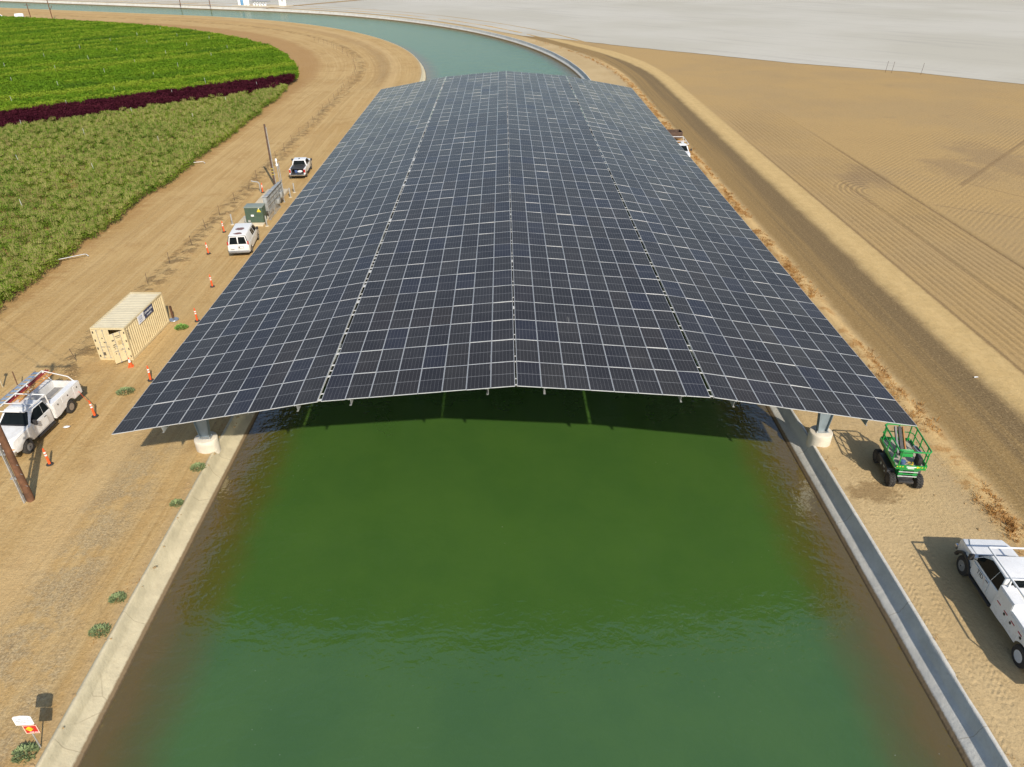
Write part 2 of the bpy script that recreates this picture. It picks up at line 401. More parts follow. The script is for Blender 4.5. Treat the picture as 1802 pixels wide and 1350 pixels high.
def water_mat():
    t = NT('canal_water'); st = t.sep(t.uv()); s, tt = st[0], st[1]; P = t.pos()
    a = t.math('ABSOLUTE', tt)
    nb = t.noise(P, .22, 4, .6)
    aw = t.add(a, t.mul(t.sub(t.noise(P, .5, 4, .65), .5), 1.6))
    c = t.mix(t.step(nb, .3, .7), (.045, .106, .0185), (.054, .119, .0200))
    c = t.mix(t.step(aw, 13.0, 15.6), c, (.082, .080, .012))
    c = t.mix(t.step(aw, 15.1, 16.8), c, (.115, .075, .011))      # lining seen through the shallows
    c = t.mix(t.mul(t.step(aw, 16.1, 17.0), .6), c, (.11, .08, .018))
    # specks of foam
    sp = t.mul(t.step(t.vor(P, 2.2), .055, .03), t.step(t.noise(P, .25, 4, .6), .56, .66))
    c = t.mix(t.mul(sp, .6), c, (.55, .6, .5))
    v1 = t.comb(t.mul(tt, .55), t.mul(s, .95), 0)
    w1 = t.noise(v1, 1.15, 2, .5, .6); w2 = t.noise(P, 3.6, 2, .55, .4); w3 = t.noise(P, .33, 2, .5)
    h = t.add(t.mul(w1, 1.0), t.add(t.mul(w2, .50), t.mul(w3, 1.2)))
    nm = t.bump(h, .55, .10)
    df = t.n('ShaderNodeBsdfDiffuse'); t.put(df.inputs[0], c)
    gl_ = t.n('ShaderNodeBsdfGlossy'); t.put(gl_.inputs[0], (1., .99, .97)); gl_.inputs[1].default_value = .05; t.put(gl_.inputs['Normal'], nm)
    lw = t.n('ShaderNodeLayerWeight'); lw.inputs[0].default_value = .5
    f3 = t.math('POWER', lw.outputs['Facing'], 3.0)
    ms = t.n('ShaderNodeMixShader'); t.put(ms.inputs[0], t.add(.125, t.mul(f3, .30)))
    t.t.links.new(df.outputs[0], ms.inputs[1]); t.t.links.new(gl_.outputs[0], ms.inputs[2]); t.t.links.new(ms.outputs[0], t.out.inputs[0])
    return t.mat
M_WATER = water_mat()

def white_field_mat():
    t = NT('white_mulch'); P = t.pos(); px, py, _ = t.sep(P)
    d = t.add(t.mul(px, .72), t.mul(py, .70))               # across the beds
    e = t.add(t.mul(px, -.70), t.mul(py, .72))
    n = t.noise(P, .02, 3); nl = t.noise(t.comb(t.mul(e, .012), t.mul(d, .20), 0), 1, 6, .85)
    c = t.mix(t.step(n, .35, .65), (.50, .46, .365), (.56, .52, .43))
    c = t.mix(t.mul(t.step(nl, .5, .72), .7), c, (.345, .31, .26))
    bed = t.math('SINE', t.mul(d, 2*math.pi/1.9))
    c = t.mix(t.mul(t.step(bed, .55, .95), .28), c, (.32, .265, .20))
    c = t.mix(t.mul(t.step(t.noise(P, .7, 4, .8), .62, .74), .5), c, (.33, .28, .24))
    t.principled(c, .6, 0, .3, t.bump(t.add(bed, t.mul(nl, 2)), .4, .1))
    return t.mat
M_WHITE = white_field_mat()

# ------------------------------------------------------------------ ground sheets
EDGE = 17.9
def zleft(S, T):
    z = vnoise(S*.25, T*.4)*.10*np.clip((-T-EDGE)/2, 0, 1)
    z += .25*np.exp(-((T+31.4)/.6)**2)*(vnoise(S*.9, T*1.5)+.45)
    z += .12*np.exp(-((T+18.5)/.35)**2)*(vnoise(S*.8, T)+.5)
    z -= .5*np.clip((-T-25.5)/2.2, 0, 1)*np.clip((S-115)/30, 0, 1)
    return z
def zright(S, T):
    z = vnoise(S*.3, T*.5)*.06*np.clip((T-EDGE)/1.5, 0, 1)
    z += .10*np.exp(-((T-18.25)/.3)**2)*(vnoise(S*1.3, T)+.5)
    z += .28*np.exp(-((T-25.4)/.55)**2)*(vnoise(S*.7, T*1.3)+.5)
    z += .12*np.exp(-((T-33.2)/.5)**2)
    return z
def zfield(S, T):
    k = np.clip((T-36.0)/.6, 0, 1)*np.clip((47.2-T)/.4, 0, 1)*np.clip((120-S)/30, 0, 1)
    q = np.clip(np.hypot(T-42.2, (S-55.4)*.75)-3.4, 0, 1)
    amp = .048*(1+1.2*vnoise(S*.08, T*.15))
    z = k*q*amp*np.sin(2*np.pi*(T+.35*vnoise(S*.05, T*.02))/.64)
    z -= .12*np.exp(-((T-46.9)/.22)**2)*np.clip((90-S)/25, 0, 1)
    z -= .08*np.exp(-((T-41.2)/.25)**2)*np.clip((62-S)/8, 0, 1)
    z += .05*np.exp(-((T-35.7)/.3)**2)*vnoise(S*2, T)
    return z+zright(S, T)*0
TL = np.concatenate([-np.arange(17.9, 20, .35), -np.arange(20, 30, 1.), -np.arange(30, 33.2, .4), -np.arange(33.2, 60, 2.4), [-60.]])[::-1]
strip('dirt_road', SV, TL[TL >= -33.3], zleft, M_GROUND)
strip('field_margin', SV, TL[TL <= TL[TL >= -33.3][0]], zleft, M_GROUND)
TR = np.concatenate([np.arange(17.9, 20, .3), np.arange(20, 24.2, .8), np.arange(24.2, 26.61, .3)])
TR[-1] = 26.4
strip('canal_bank', SV, TR, zright, M_GROUND)
strip('road', SV, np.array([26.4, 27.4, 29, 30.5, 32, 32.7, 33.2, 33.7, 34.4]), lambda S, T: zright(S, T)*np.clip((34.4-T), 0, 1), M_GROUND)
SF = np.concatenate([np.arange(-90, -20, 10.), np.arange(-20, 125, 2.5), np.arange(125, 640, 10.)])
TF = np.concatenate([np.arange(34.4, 47.6, .16), np.arange(47.7, 60, 2.), np.arange(60, 420, 20.)])
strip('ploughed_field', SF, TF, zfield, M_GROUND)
# inside of the bend, under the crop
sx = np.concatenate([np.arange(-90, 120, 10.), np.arange(120, 400, 8.), [640.]])
ex, ey = st2xy(sx, np.full_like(sx, -60.))
poly = [(x, y) for x, y in zip(ex, ey)]+[(-900, 700), (-900, -90)]
bm = bmesh.new(); bm.faces.new([bm.verts.new((x, y, 0)) for x, y in poly])
bmesh.ops.triangulate(bm, faces=bm.faces[:]); bmesh.ops.recalc_face_normals(bm, faces=bm.faces[:])
me = bpy.data.meshes.new('ground'); bm.to_mesh(me); bm.free()
t_ = NT('field_soil'); P_ = t_.pos(); t_.principled(t_.mix(t_.noise(P_, .6, 5), (.10, .066, .032), (.15, .095, .045)), .95, 0, .1)
me.materials.append(t_.mat); tag(obj_of(me), kind='structure')

# white mulched field beyond
wedge = [(330, -60), (104.3, 125.3), (88.8, 141.4), (68.3, 154.6), (45.8, 174.9), (32.8, 186.7), (18.5, 202.3), (3.5, 213.6)]
wedge2 = []
for a, b in zip(wedge[:-1], wedge[1:]):
    L = math.hypot(b[0]-a[0], b[1]-a[1]); n = max(1, int(L/2.5))
    for i in range(n):
        f = i/n; wedge2.append((a[0]*(1-f)+b[0]*f+random.uniform(-.25, .25), a[1]*(1-f)+b[1]*f+random.uniform(-.25, .25)))
sw = np.arange(222, 600, 4.)
wx_, wy_ = st2xy(sw, 20.6+.3*vnoise(sw*.4, sw*0))
poly = wedge2+[(x, y) for x, y in zip(wx_, wy_)]+[(-380, 1100), (900, 1100), (900, -60)]
bm = bmesh.new(); bm.faces.new([bm.verts.new((x, y, .06)) for x, y in poly])
bmesh.ops.triangulate(bm, faces=bm.faces[:]); bmesh.ops.recalc_face_normals(bm, faces=bm.faces[:])
for f in bm.faces:
    if f.normal.z < 0: f.normal_flip()
me = bpy.data.meshes.new('mulched_field'); bm.to_mesh(me); bm.free(); me.materials.append(M_WHITE)
tag(obj_of(me), kind='structure')

# lining of both banks: wet toe, bench, steep lumpy face
def lining(name, sg):
    prof = [(15.6, -2.2), (16.75, -1.25), (17.0, -1.05), (17.15, -.84), (17.22, -.78), (17.4, -.70), (17.58, -.62), (17.66, -.45), (17.76, -.2), (17.82, .0), (17.85, .03), (17.99, .03), (18.02, -.4)]
    sv = np.concatenate([np.arange(-90, -22, 4.), np.arange(-22, 40, .5), np.arange(40, 200, 2.), np.arange(200, 640, 5.)])
    n, m = len(sv), len(prof)
    T = np.zeros((n, m)); Z = np.zeros((n, m))
    for j, (a, z) in enumerate(prof):
        k = {4: .5, 5: 1.0, 6: 1.3, 7: 1.3, 8: .6}.get(j, .25 if j < 10 else 0)
        lump = vnoise(sv*.45, sv*0+j*.35)*.20+vnoise(sv*1.3, sv*0+j*.6)*.08
        T[:, j] = a+lump*k*.6; Z[:, j] = z+(lump*k*.35 if 3 < j < 9 else 0)
    S = np.repeat(sv[:, None], m, 1); X, Y = st2xy(S, sg*T)
    V = np.stack([X, Y, Z], -1).reshape(-1, 3)
    i, j = np.meshgrid(np.arange(n-1), np.arange(m-1), indexing='ij'); a = (i*m+j).ravel()
    F = np.stack([a, a+1, a+m+1, a+m], -1)
    if sg < 0: F = F[:, ::-1]
    me = np_mesh(name, V, F, M_LINING if sg < 0 else M_LINING_R, uv=np.stack([S, sg*T], -1).reshape(-1, 2), smooth=True)
    tag(obj_of(me), kind='structure')
lining('canal_lining', -1); lining('canal_lining', 1)
strip('water', SV, np.linspace(-17.35, 17.35, 15), lambda S, T: S*0-1.05, M_WATER)

# ------------------------------------------------------------------ common materials
M_GALV = simple('galvanised_steel', (.50, .50, .48), .45, .55, .15, 4)
M_COLSTEEL = simple('painted_column_steel', (.22, .265, .285), .5, .2, .12, 2)
M_WHITEPAINT = simple('white_paint', (.78, .78, .77), .28, 0, .03, 2, dirt=.10, coat=.3)
M_DUSTY = simple('dusty_white_paint', (.74, .73, .70), .35, 0, .04, 2, dirt=.28, coat=.2)
M_GLASS = simple('vehicle_glass', (.009, .012, .013), .10, 0, .2, 2, spec=.08)
M_BLACK = simple('black_plastic', (.022, .022, .024), .55, 0, .25, 6, dirt=.12)
M_RUBBER = simple('tyre_rubber', (.026, .025, .024), .85, 0, .2, 8, dirt=.35, dirtcol=(.20, .16, .11), bump=.4)
M_STEELRIM = simple('steel_rim', (.52, .53, .55), .35, .6, .1, 6)
M_DARKMETAL = simple('dark_metal', (.06, .06, .065), .5, .5, .2, 5, dirt=.25)
M_GREYDECK = simple('grey_deck_liner', (.20, .20, .20), .8, 0, .2, 8, dirt=.3)
M_RED = simple('red_lens', (.45, .02, .02), .2, 0, .1, 5, coat=.5)
M_AMBER = simple('amber_lens', (.8, .25, .03), .2, 0, .1, 5)
M_CHROME = simple('chrome', (.62, .62, .64), .15, .9, .06, 6)
M_ORANGE = simple('traffic_orange', (.85, .105, .02), .5, 0, .08, 6, dirt=.12)
M_REFLECT = simple('reflective_white', (.82, .82, .80), .35, 0, .04, 6)
M_WOOD = simple('brown_pole_wood', (.135, .062, .03), .85, 0, .35, 2.5, bump=.5)
M_CONC = simple('footing_concrete', (.66, .59, .47), .9, 0, .10, 1.6, dirt=.22, bump=.1)
M_ALU = simple('aluminium', (.66, .67, .69), .3, .8, .08, 8)

# ------------------------------------------------------------------ solar canopy
def panel_mats():
    out = []
    for kind in ('single', 'joined'):
        t = NT('solar_cells_'+kind); u, v, _ = t.sep(t.uv()); P = t.pos()
        if kind == 'single': rnd = t.n('ShaderNodeObjectInfo').outputs['Random']
        else: rnd = t.n('ShaderNodeAttribute', attribute_name='tint').outputs['Fac']
        r2_ = t.math('FRACT', t.mul(rnd, 7.13)); r3_ = t.math('FRACT', t.mul(rnd, 23.7))
        c = t.mix(rnd, (.016, .016, .0205), (.026, .0245, .0245))
        c = t.mix(t.mul(t.step(r2_, .72, 1.), .5), c, (.014, .019, .040))
        c = t.mix(t.mul(t.step(r3_, .75, 1.), .5), c, (.027, .021, .019))
        # gaps between the six columns of cells, and the half-cut gap across the middle
        gu = t.math('ABSOLUTE', t.sub(t.math('FRACT', t.mul(u, 6)), .5))
        gl = t.step(gu, .472, .490)
        edge = t.mul(t.step(u, .02, .03), t.step(u, .98, .97))
        gu2 = t.math('ABSOLUTE', t.sub(t.math('FRACT', t.mul(u, 12)), .5))
        gm = t.mul(t.step(t.math('ABSOLUTE', t.sub(v, .5)), .0065, .0045), t.step(gu2, .47, .40))
        gv = t.mul(t.step(t.math('ABSOLUTE', t.sub(t.math('FRACT', t.mul(v, 24)), .5)), .475, .49), .16)
        bus = t.mul(t.step(t.math('ABSOLUTE', t.sub(t.math('FRACT', t.mul(u, 60)), .5)), .40, .46), .05)
        line = t.mx(t.mx(t.mul(t.mul(gl, edge), .36), t.mul(gm, .55)), t.mx(gv, bus))
        c = t.mix(line, c, (.50, .50, .50))
        # dust film and washed streaks running down the slope
        dn = t.noise(P, .35, 5, .65); px, py, _z = t.sep(P)
        st = t.noise(t.comb(t.mul(px, .5), t.mul(py, 3.5), 0), 1, 4, .75)
        st2 = t.noise(t.comb(t.mul(px, 5.), t.mul(py, .35), 4), 1, 4, .7)
        dust = t.add(.012, t.mul(t.step(dn, .4, .8), .03))
        st3 = t.noise(t.comb(t.mul(px, 2.2), t.mul(py, .22), 9), 1, 3, .6)
        dust = t.add(dust, t.mul(t.step(st3, .70, .76), .16))
        dust = t.add(dust, t.mul(t.step(st, .58, .78), .045)); dust = t.add(dust, t.mul(t.step(st2, .62, .78), .07))
        near_edge = t.add(t.step(v, .035, .0), t.mul(t.step(u, .05, .0), .5))
        dust = t.add(dust, t.mul(t.mul(near_edge, t.step(dn, .35, .65)), .06))
        c = t.mix(dust, c, (.52, .50, .46))
        df = t.n('ShaderNodeBsdfDiffuse'); t.put(df.inputs[0], c)
        gl_ = t.n('ShaderNodeBsdfGlossy'); t.put(gl_.inputs[0], (.80, .70, .61)); t.put(gl_.inputs[1], t.add(.13, t.mul(dust, .8)))
        fr = t.n('ShaderNodeFresnel'); fr.inputs[0].default_value = 1.38
        ms = t.n('ShaderNodeMixShader'); t.put(ms.inputs[0], t.mul(fr.outputs[0], .80))
        t.t.links.new(df.outputs[0], ms.inputs[1]); t.t.links.new(gl_.outputs[0], ms.inputs[2]); t.t.links.new(ms.outputs[0], t.out.inputs[0])
        out.append(t.mat)
    return out
M_CELLS, M_CELLSJ = panel_mats()
M_FRAME = simple('panel_frame', (.62, .62, .61), .4, .35, .06, 3)
PW, PL, PT, FR = 1.134, 2.278, .035, .017
QX, QY, NROW = 1.152, 2.3003, 40
RIDGE = 8.1; AI, AO = R(4.65), R(9.9)
def panel_geo():
    a, b = PW/2, PL/2; c, d = a-FR, b-FR
    V = [(-a, -b, -PT), (a, -b, -PT), (a, b, -PT), (-a, b, -PT), (-a, -b, 0), (a, -b, 0), (a, b, 0), (-a, b, 0),
         (-c, -d, 0), (c, -d, 0), (c, d, 0), (-c, d, 0), (-c, -d, -.003), (c, -d, -.003), (c, d, -.003), (-c, d, -.003)]
    F = [(3, 2, 1, 0), (0, 1, 5, 4), (1, 2, 6, 5), (2, 3, 7, 6), (3, 0, 4, 7), (4, 5, 9, 8), (5, 6, 10, 9), (6, 7, 11, 10), (7, 4, 8, 11),
         (8, 9, 13, 12), (9, 10, 14, 13), (10, 11, 15, 14), (11, 8, 12, 15), (12, 13, 14, 15)]
    uv = np.zeros((16, 2)); uv[12:] = [(0, 0), (1, 0), (1, 1), (0, 1)]
    return np.array(V), np.array(F), np.array([1]+[0]*12+[1]), uv
pv, pf, pm, puv = panel_geo()
panel_me = np_mesh('solar_panel', pv, pf, [M_FRAME, M_CELLS], pm, puv)
# section list: (start x, start z, direction sign, slope, columns) measured from the inner edge outward
g0, g1 = .05, .19
xi0, zi0 = g0, 0.0
xi1, zi1 = xi0+8*QX*math.cos(AI), -8*QX*math.sin(AI)
am = (AI+AO)/2
xo0, zo0 = xi1+g1*math.cos(am), zi1-g1*math.sin(am)
xo1, zo1 = xo0+9*QX*math.cos(AO), zo0-9*QX*math.sin(AO)
def on_roof(x):        # top of panels at lateral x
    a = abs(x)
    if a < xi1: return RIDGE-math.tan(AI)*max(0, a-xi0)
    return RIDGE+zo0-math.tan(AO)*(a-xo0)
canopy = thing('solar_canopy', (0, 46, 0), 0, 'long arched canopy of dark solar panels spanning the canal on concrete footed columns', 'solar canopy')
CP = Vector(canopy.location)
slots = []
for sg in (-1, 1):
    for (x0, z0, a, n) in ((xi0, zi0, AI, 8), (xo0, zo0, AO, 9)):
        for c in range(n):
            for r in range(NROW):
                u = (c+.5)*QX
                slots.append((sg*(x0+u*math.cos(a)), (r+.5)*QY, RIDGE+z0-u*math.sin(a), sg*a))
slots.sort(key=lambda q: (Vector(q[:3])-CAM_POS).length)
for x, y, z, a in slots[:300]:
    o = bpy.data.objects.new('solar_panel', panel_me); COL.objects.link(o); o.parent = canopy
    o.location = Vector((x, y, z+random.uniform(-.002, .002)))-CP; o.rotation_euler = (random.gauss(0, .006), a+random.gauss(0, .005), 0)
VV, FF, MI, UU, TT = [], [], [], [], []
for k, (x, y, z, a) in enumerate(slots[300:]):
    ca, sa = math.cos(a), math.sin(a)
    ax, ay = RNG.normal(0, .0055, 2)
    q = pv.copy(); q[:, 2] += q[:, 0]*ax+q[:, 1]*ay
    VV.append(np.stack([q[:, 0]*ca+q[:, 2]*sa+x, q[:, 1]+y, -q[:, 0]*sa+q[:, 2]*ca+z], -1)-np.array(CP))
    FF.append(pf+16*k); MI.append(pm); UU.append(puv); TT.append(np.full(len(pf), RNG.random()))
me = np_mesh('solar_panels', np.concatenate(VV), np.concatenate(FF), [M_FRAME, M_CELLSJ], np.concatenate(MI), np.concatenate(UU))
at = me.attributes.new('tint', 'FLOAT', 'FACE'); at.data.foreach_set('value', np.concatenate(TT).astype(np.float32))
tag(obj_of(me, canopy), kind='stuff')
LEN = NROW*QY
def rel(*p): return Vector(p)-CP
# purlins: open channels, two under each section, running the whole length
for sg in (-1, 1):
    for x0, a in ((xi0+.145*(xi1-xi0), AI), (xi0+.855*(xi1-xi0), AI), (xo0+.105*(xo1-xo0), AO), (xo0+.76*(xo1-xo0), AO)):
        m = MB(); rot = Matrix.Rotation(sg*a, 3, 'Y'); top = on_roof(x0)-.045
        for dx, dz, wx, wz in ((0, -.012, .12, .012), (-.054*sg, -.17, .012, .32), (-.01*sg, -.335, .10, .012)):
            m.box(rot @ Vector((dx, 0, dz))+rel(sg*x0, LEN/2, top), (wx, LEN-.03, wz), rot=rot)
        m.build('purlin', M_GALV, canopy)
# frames: beam following the roof, two tapered columns and footings each
FRY = [6.3+k*17.4 for k in range(5)]+[88.6]
COLX = 18.35
for y in FRY:
    m = MB()
    pts = [(-xo1+.6, on_roof(xo1-.6)-.42), (-COLX, on_roof(COLX)-.42), (-(xi1+.1), on_roof(xi1)-.42), (0, RIDGE-.42), (xi1+.1, on_roof(xi1)-.42), (COLX, on_roof(COLX)-.42), (xo1-.6, on_roof(xo1-.6)-.42)]
    dep = [.35, 1.15, .85, .7, .85, 1.15, .35]
    for i in range(6):
        (xa, za), (xb, zb) = pts[i], pts[i+1]; da, db = dep[i], dep[i+1]
        def slab(w, ta, tb, h):
            P = []
            for x, z, t_ in ((xa, za, ta), (xb, zb, tb)):
                P += [rel(x, y-w/2, z-t_), rel(x, y+w/2, z-t_), rel(x, y+w/2, z-t_-h), rel(x, y-w/2, z-t_-h)]
            m.add(P, [(0, 1, 2, 3), (7, 6, 5, 4), (0, 4, 5, 1), (1, 5, 6, 2), (2, 6, 7, 3), (3, 7, 4, 0)])
        slab(.32, 0, 0, .03); slab(.32, da, db, .03)
        P = [rel(xa, y-.01, za-.03), rel(xb, y-.01, zb-.03), rel(xb, y-.01, zb-db), rel(xa, y-.01, za-da)]
        Q = [p+Vector((0, .02, 0)) for p in P]
        m.add(P+Q, [(0, 1, 2, 3), (7, 6, 5, 4), (0, 4, 5, 1), (2, 6, 7, 3)])
    m.build('roof_beam', M_COLSTEEL, canopy)
    for sg in (-1, 1):
        zt = on_roof(COLX)-1.55; zb = .80
        m = MB(); wb, wt = .24, .62
        for sx, in ((-1,), (1,)):
            P = [rel(sg*COLX+sx*wb, y-.17, zb), rel(sg*COLX+sx*wb, y+.17, zb), rel(sg*COLX+sx*wt, y+.17, zt), rel(sg*COLX+sx*wt, y-.17, zt)]
            m.add(P+[p+Vector((sx*.025, 0, 0)) for p in P], [(0, 1, 2, 3), (7, 6, 5, 4), (0, 4, 5, 1), (1, 5, 6, 2), (2, 6, 7, 3), (3, 7, 4, 0)])
        P = [rel(sg*COLX-wb, y-.01, zb), rel(sg*COLX+wb, y-.01, zb), rel(sg*COLX+wt, y-.01, zt), rel(sg*COLX-wt, y-.01, zt)]
        m.add(P+[p+Vector((0, .02, 0)) for p in P], [(0, 1, 2, 3), (7, 6, 5, 4)])
        cobj = m.build('column', M_COLSTEEL, canopy)
        m = MB(); m.box(rel(sg*COLX, y, .785), (.78, .5, .03))
        for bx in (-.32, .32):
            for by in (-.18, .18): m.lathe([(.03, .80), (.03, .88), (.012, .885), (.012, .93)], rel(sg*COLX+bx, y+by, 0), n=6)
        m.build('base_plate', M_GALV, cobj)
        m = MB()
        m.lathe([(.66, -.3), (.665, .5), (.67, .70), (.65, .745), (.60, .77)], rel(sg*COLX, y, 0), n=40)
        m.build('footing', M_CONC, canopy, smooth=50)
# joints along the ridge and the two folds: edge rails and splice plates with openings between them
M_SPLICE = simple('splice_plate_white', (.66, .64, .58), .5, .15, .1, 5, dirt=.25)
for xc, wdt, rot_a in ((0, .10, 0), (-(xi1+.09), .19, -am), (xi1+.09, .19, am)):
    m = MB(); rot = Matrix.Rotation(rot_a, 3, 'Y'); zc = (on_roof(xi1)+RIDGE+zo0)/2 if xc else RIDGE+.004
    for sx in (-1, 1): m.box(rot @ Vector((sx*(wdt/2-.008), 0, -.05))+rel(xc, LEN/2, zc), (.006, LEN-.05, .05), rot=rot)
    for r in range(NROW+1):
        y = min(LEN-.13, max(.13, r*QY))
        lst = [(y, .16 if xc < 0 else .10)]
        if r < NROW:
            lst += [(y+.55, .07)]
            if xc < 0:
                if random.random() < .45: lst += [(y+1.75, random.choice([.15, .35, .8]))]
                if random.random() < .3: lst += [(y+1.1, .12)]
                if random.random() < .15: lst += [(y+.35, .55)]
            elif random.random() < .12: lst += [(y+1.5, .35)]
        for yy, h in lst:
            m.box(rot @ Vector((0, 0, -.022))+rel(xc, min(LEN-h/2-.02, yy), zc), (wdt-.03, h, .02), rot=rot)
    tag(m.build('splice_plates', M_SPLICE, canopy), kind='stuff')
    m = MB(); m.box(rel(xc, LEN/2, (on_roof(abs(xc)) if xc else RIDGE)-.40), (.30, LEN-4, .03)); m.box(rel(xc, LEN/2, (on_roof(abs(xc)) if xc else RIDGE)-.70), (.03, LEN-4, .12)); m.build('gap_light_baffle', M_DARKMETAL, canopy)  # added dark baffle under each gap, blocking sun that would streak the water

M_STEELRIM = simple('dull_rim', (.30, .31, .32), .45, .4, .1, 6, dirt=.15)
# ------------------------------------------------------------------ vehicles (local x forward, y left)
def arch(xc, zc, r, z0, n=9):
    th = math.asin((z0-zc)/r); return [(xc+r*math.cos(math.pi-th-(math.pi-2*th)*i/n), zc+r*math.sin(math.pi-th-(math.pi-2*th)*i/n)) for i in range(n+1)]
def wheel(par, x, y, r, wd, s, dish=.05, rimmat=None):
    rr = r*.54
    m = MB(); m.lathe([(rr, -wd/2), (r*.86, -wd/2), (r*.96, -wd*.42), (r, -wd*.3), (r, wd*.3), (r*.96, wd*.42), (r*.86, wd/2), (rr, wd/2)], (x, y, r), 'y', 28)
    o = m.build('wheel', M_RUBBER, par, smooth=50)
    m = MB(); e = wd/2
    m.lathe([(rr*1.02, s*(e+.004)), (rr*.93, s*(e-.004)), (rr*.86, s*(e-dish)), (rr*.45, s*(e-dish*.75)), (rr*.42, s*(e-dish*.6+.03)), (rr*.2, s*(e-dish*.6+.05))], (x, y, r), 'y', 24)
    m.build('rim', rimmat or M_STEELRIM, o, smooth=35)
    m = MB()
    for k in range(6):
        q = k*math.pi/3; m.lathe([(rr*.15, s*(e-dish*.78)), (rr*.14, s*(e-dish*.78+.012))], (x+math.cos(q)*rr*.66, y, r+math.sin(q)*rr*.66), 'y', 8)
    m.lathe([(rr*.16, s*(e-dish*.6+.04)), (rr*.13, s*(e-dish*.6+.07))], (x, y, r), 'y', 10)
    m.build('rim_holes', M_BLACK, o)
    return o
def green(xw, cb, xr1, xr2, wb, wt, zb, zr):
    """quads of a cab's upper part: front, left, right, rear"""
    F = [(xw, -wb, zb), (xw, wb, zb), (xr1, wt, zr), (xr1, -wt, zr)]
    L = [(xw, wb, zb), (cb, wb, zb), (xr2, wt, zr), (xr1, wt, zr)]
    Rr = [(cb, -wb, zb), (xw, -wb, zb), (xr1, -wt, zr), (xr2, -wt, zr)]
    B = [(cb, wb, zb), (cb, -wb, zb), (xr2, -wt, zr), (xr2, wt, zr)]
    return F, L, Rr, B
def green_solid(par, name, F, L, Rr, B, mat, bev=.06):
    m = MB(); P = [F[0], F[1], B[0], B[1], F[3], F[2], B[3], B[2]]
    m.add(P, [(3, 2, 1, 0), (4, 5, 6, 7), (0, 1, 5, 4), (1, 2, 6, 5), (2, 3, 7, 6), (3, 0, 4, 7)])
    return m.build(name, mat, par, bevel=bev, seg=3, bang=20)
def mirror_uv(p): return [(1-u, v) for u, v in p][::-1]
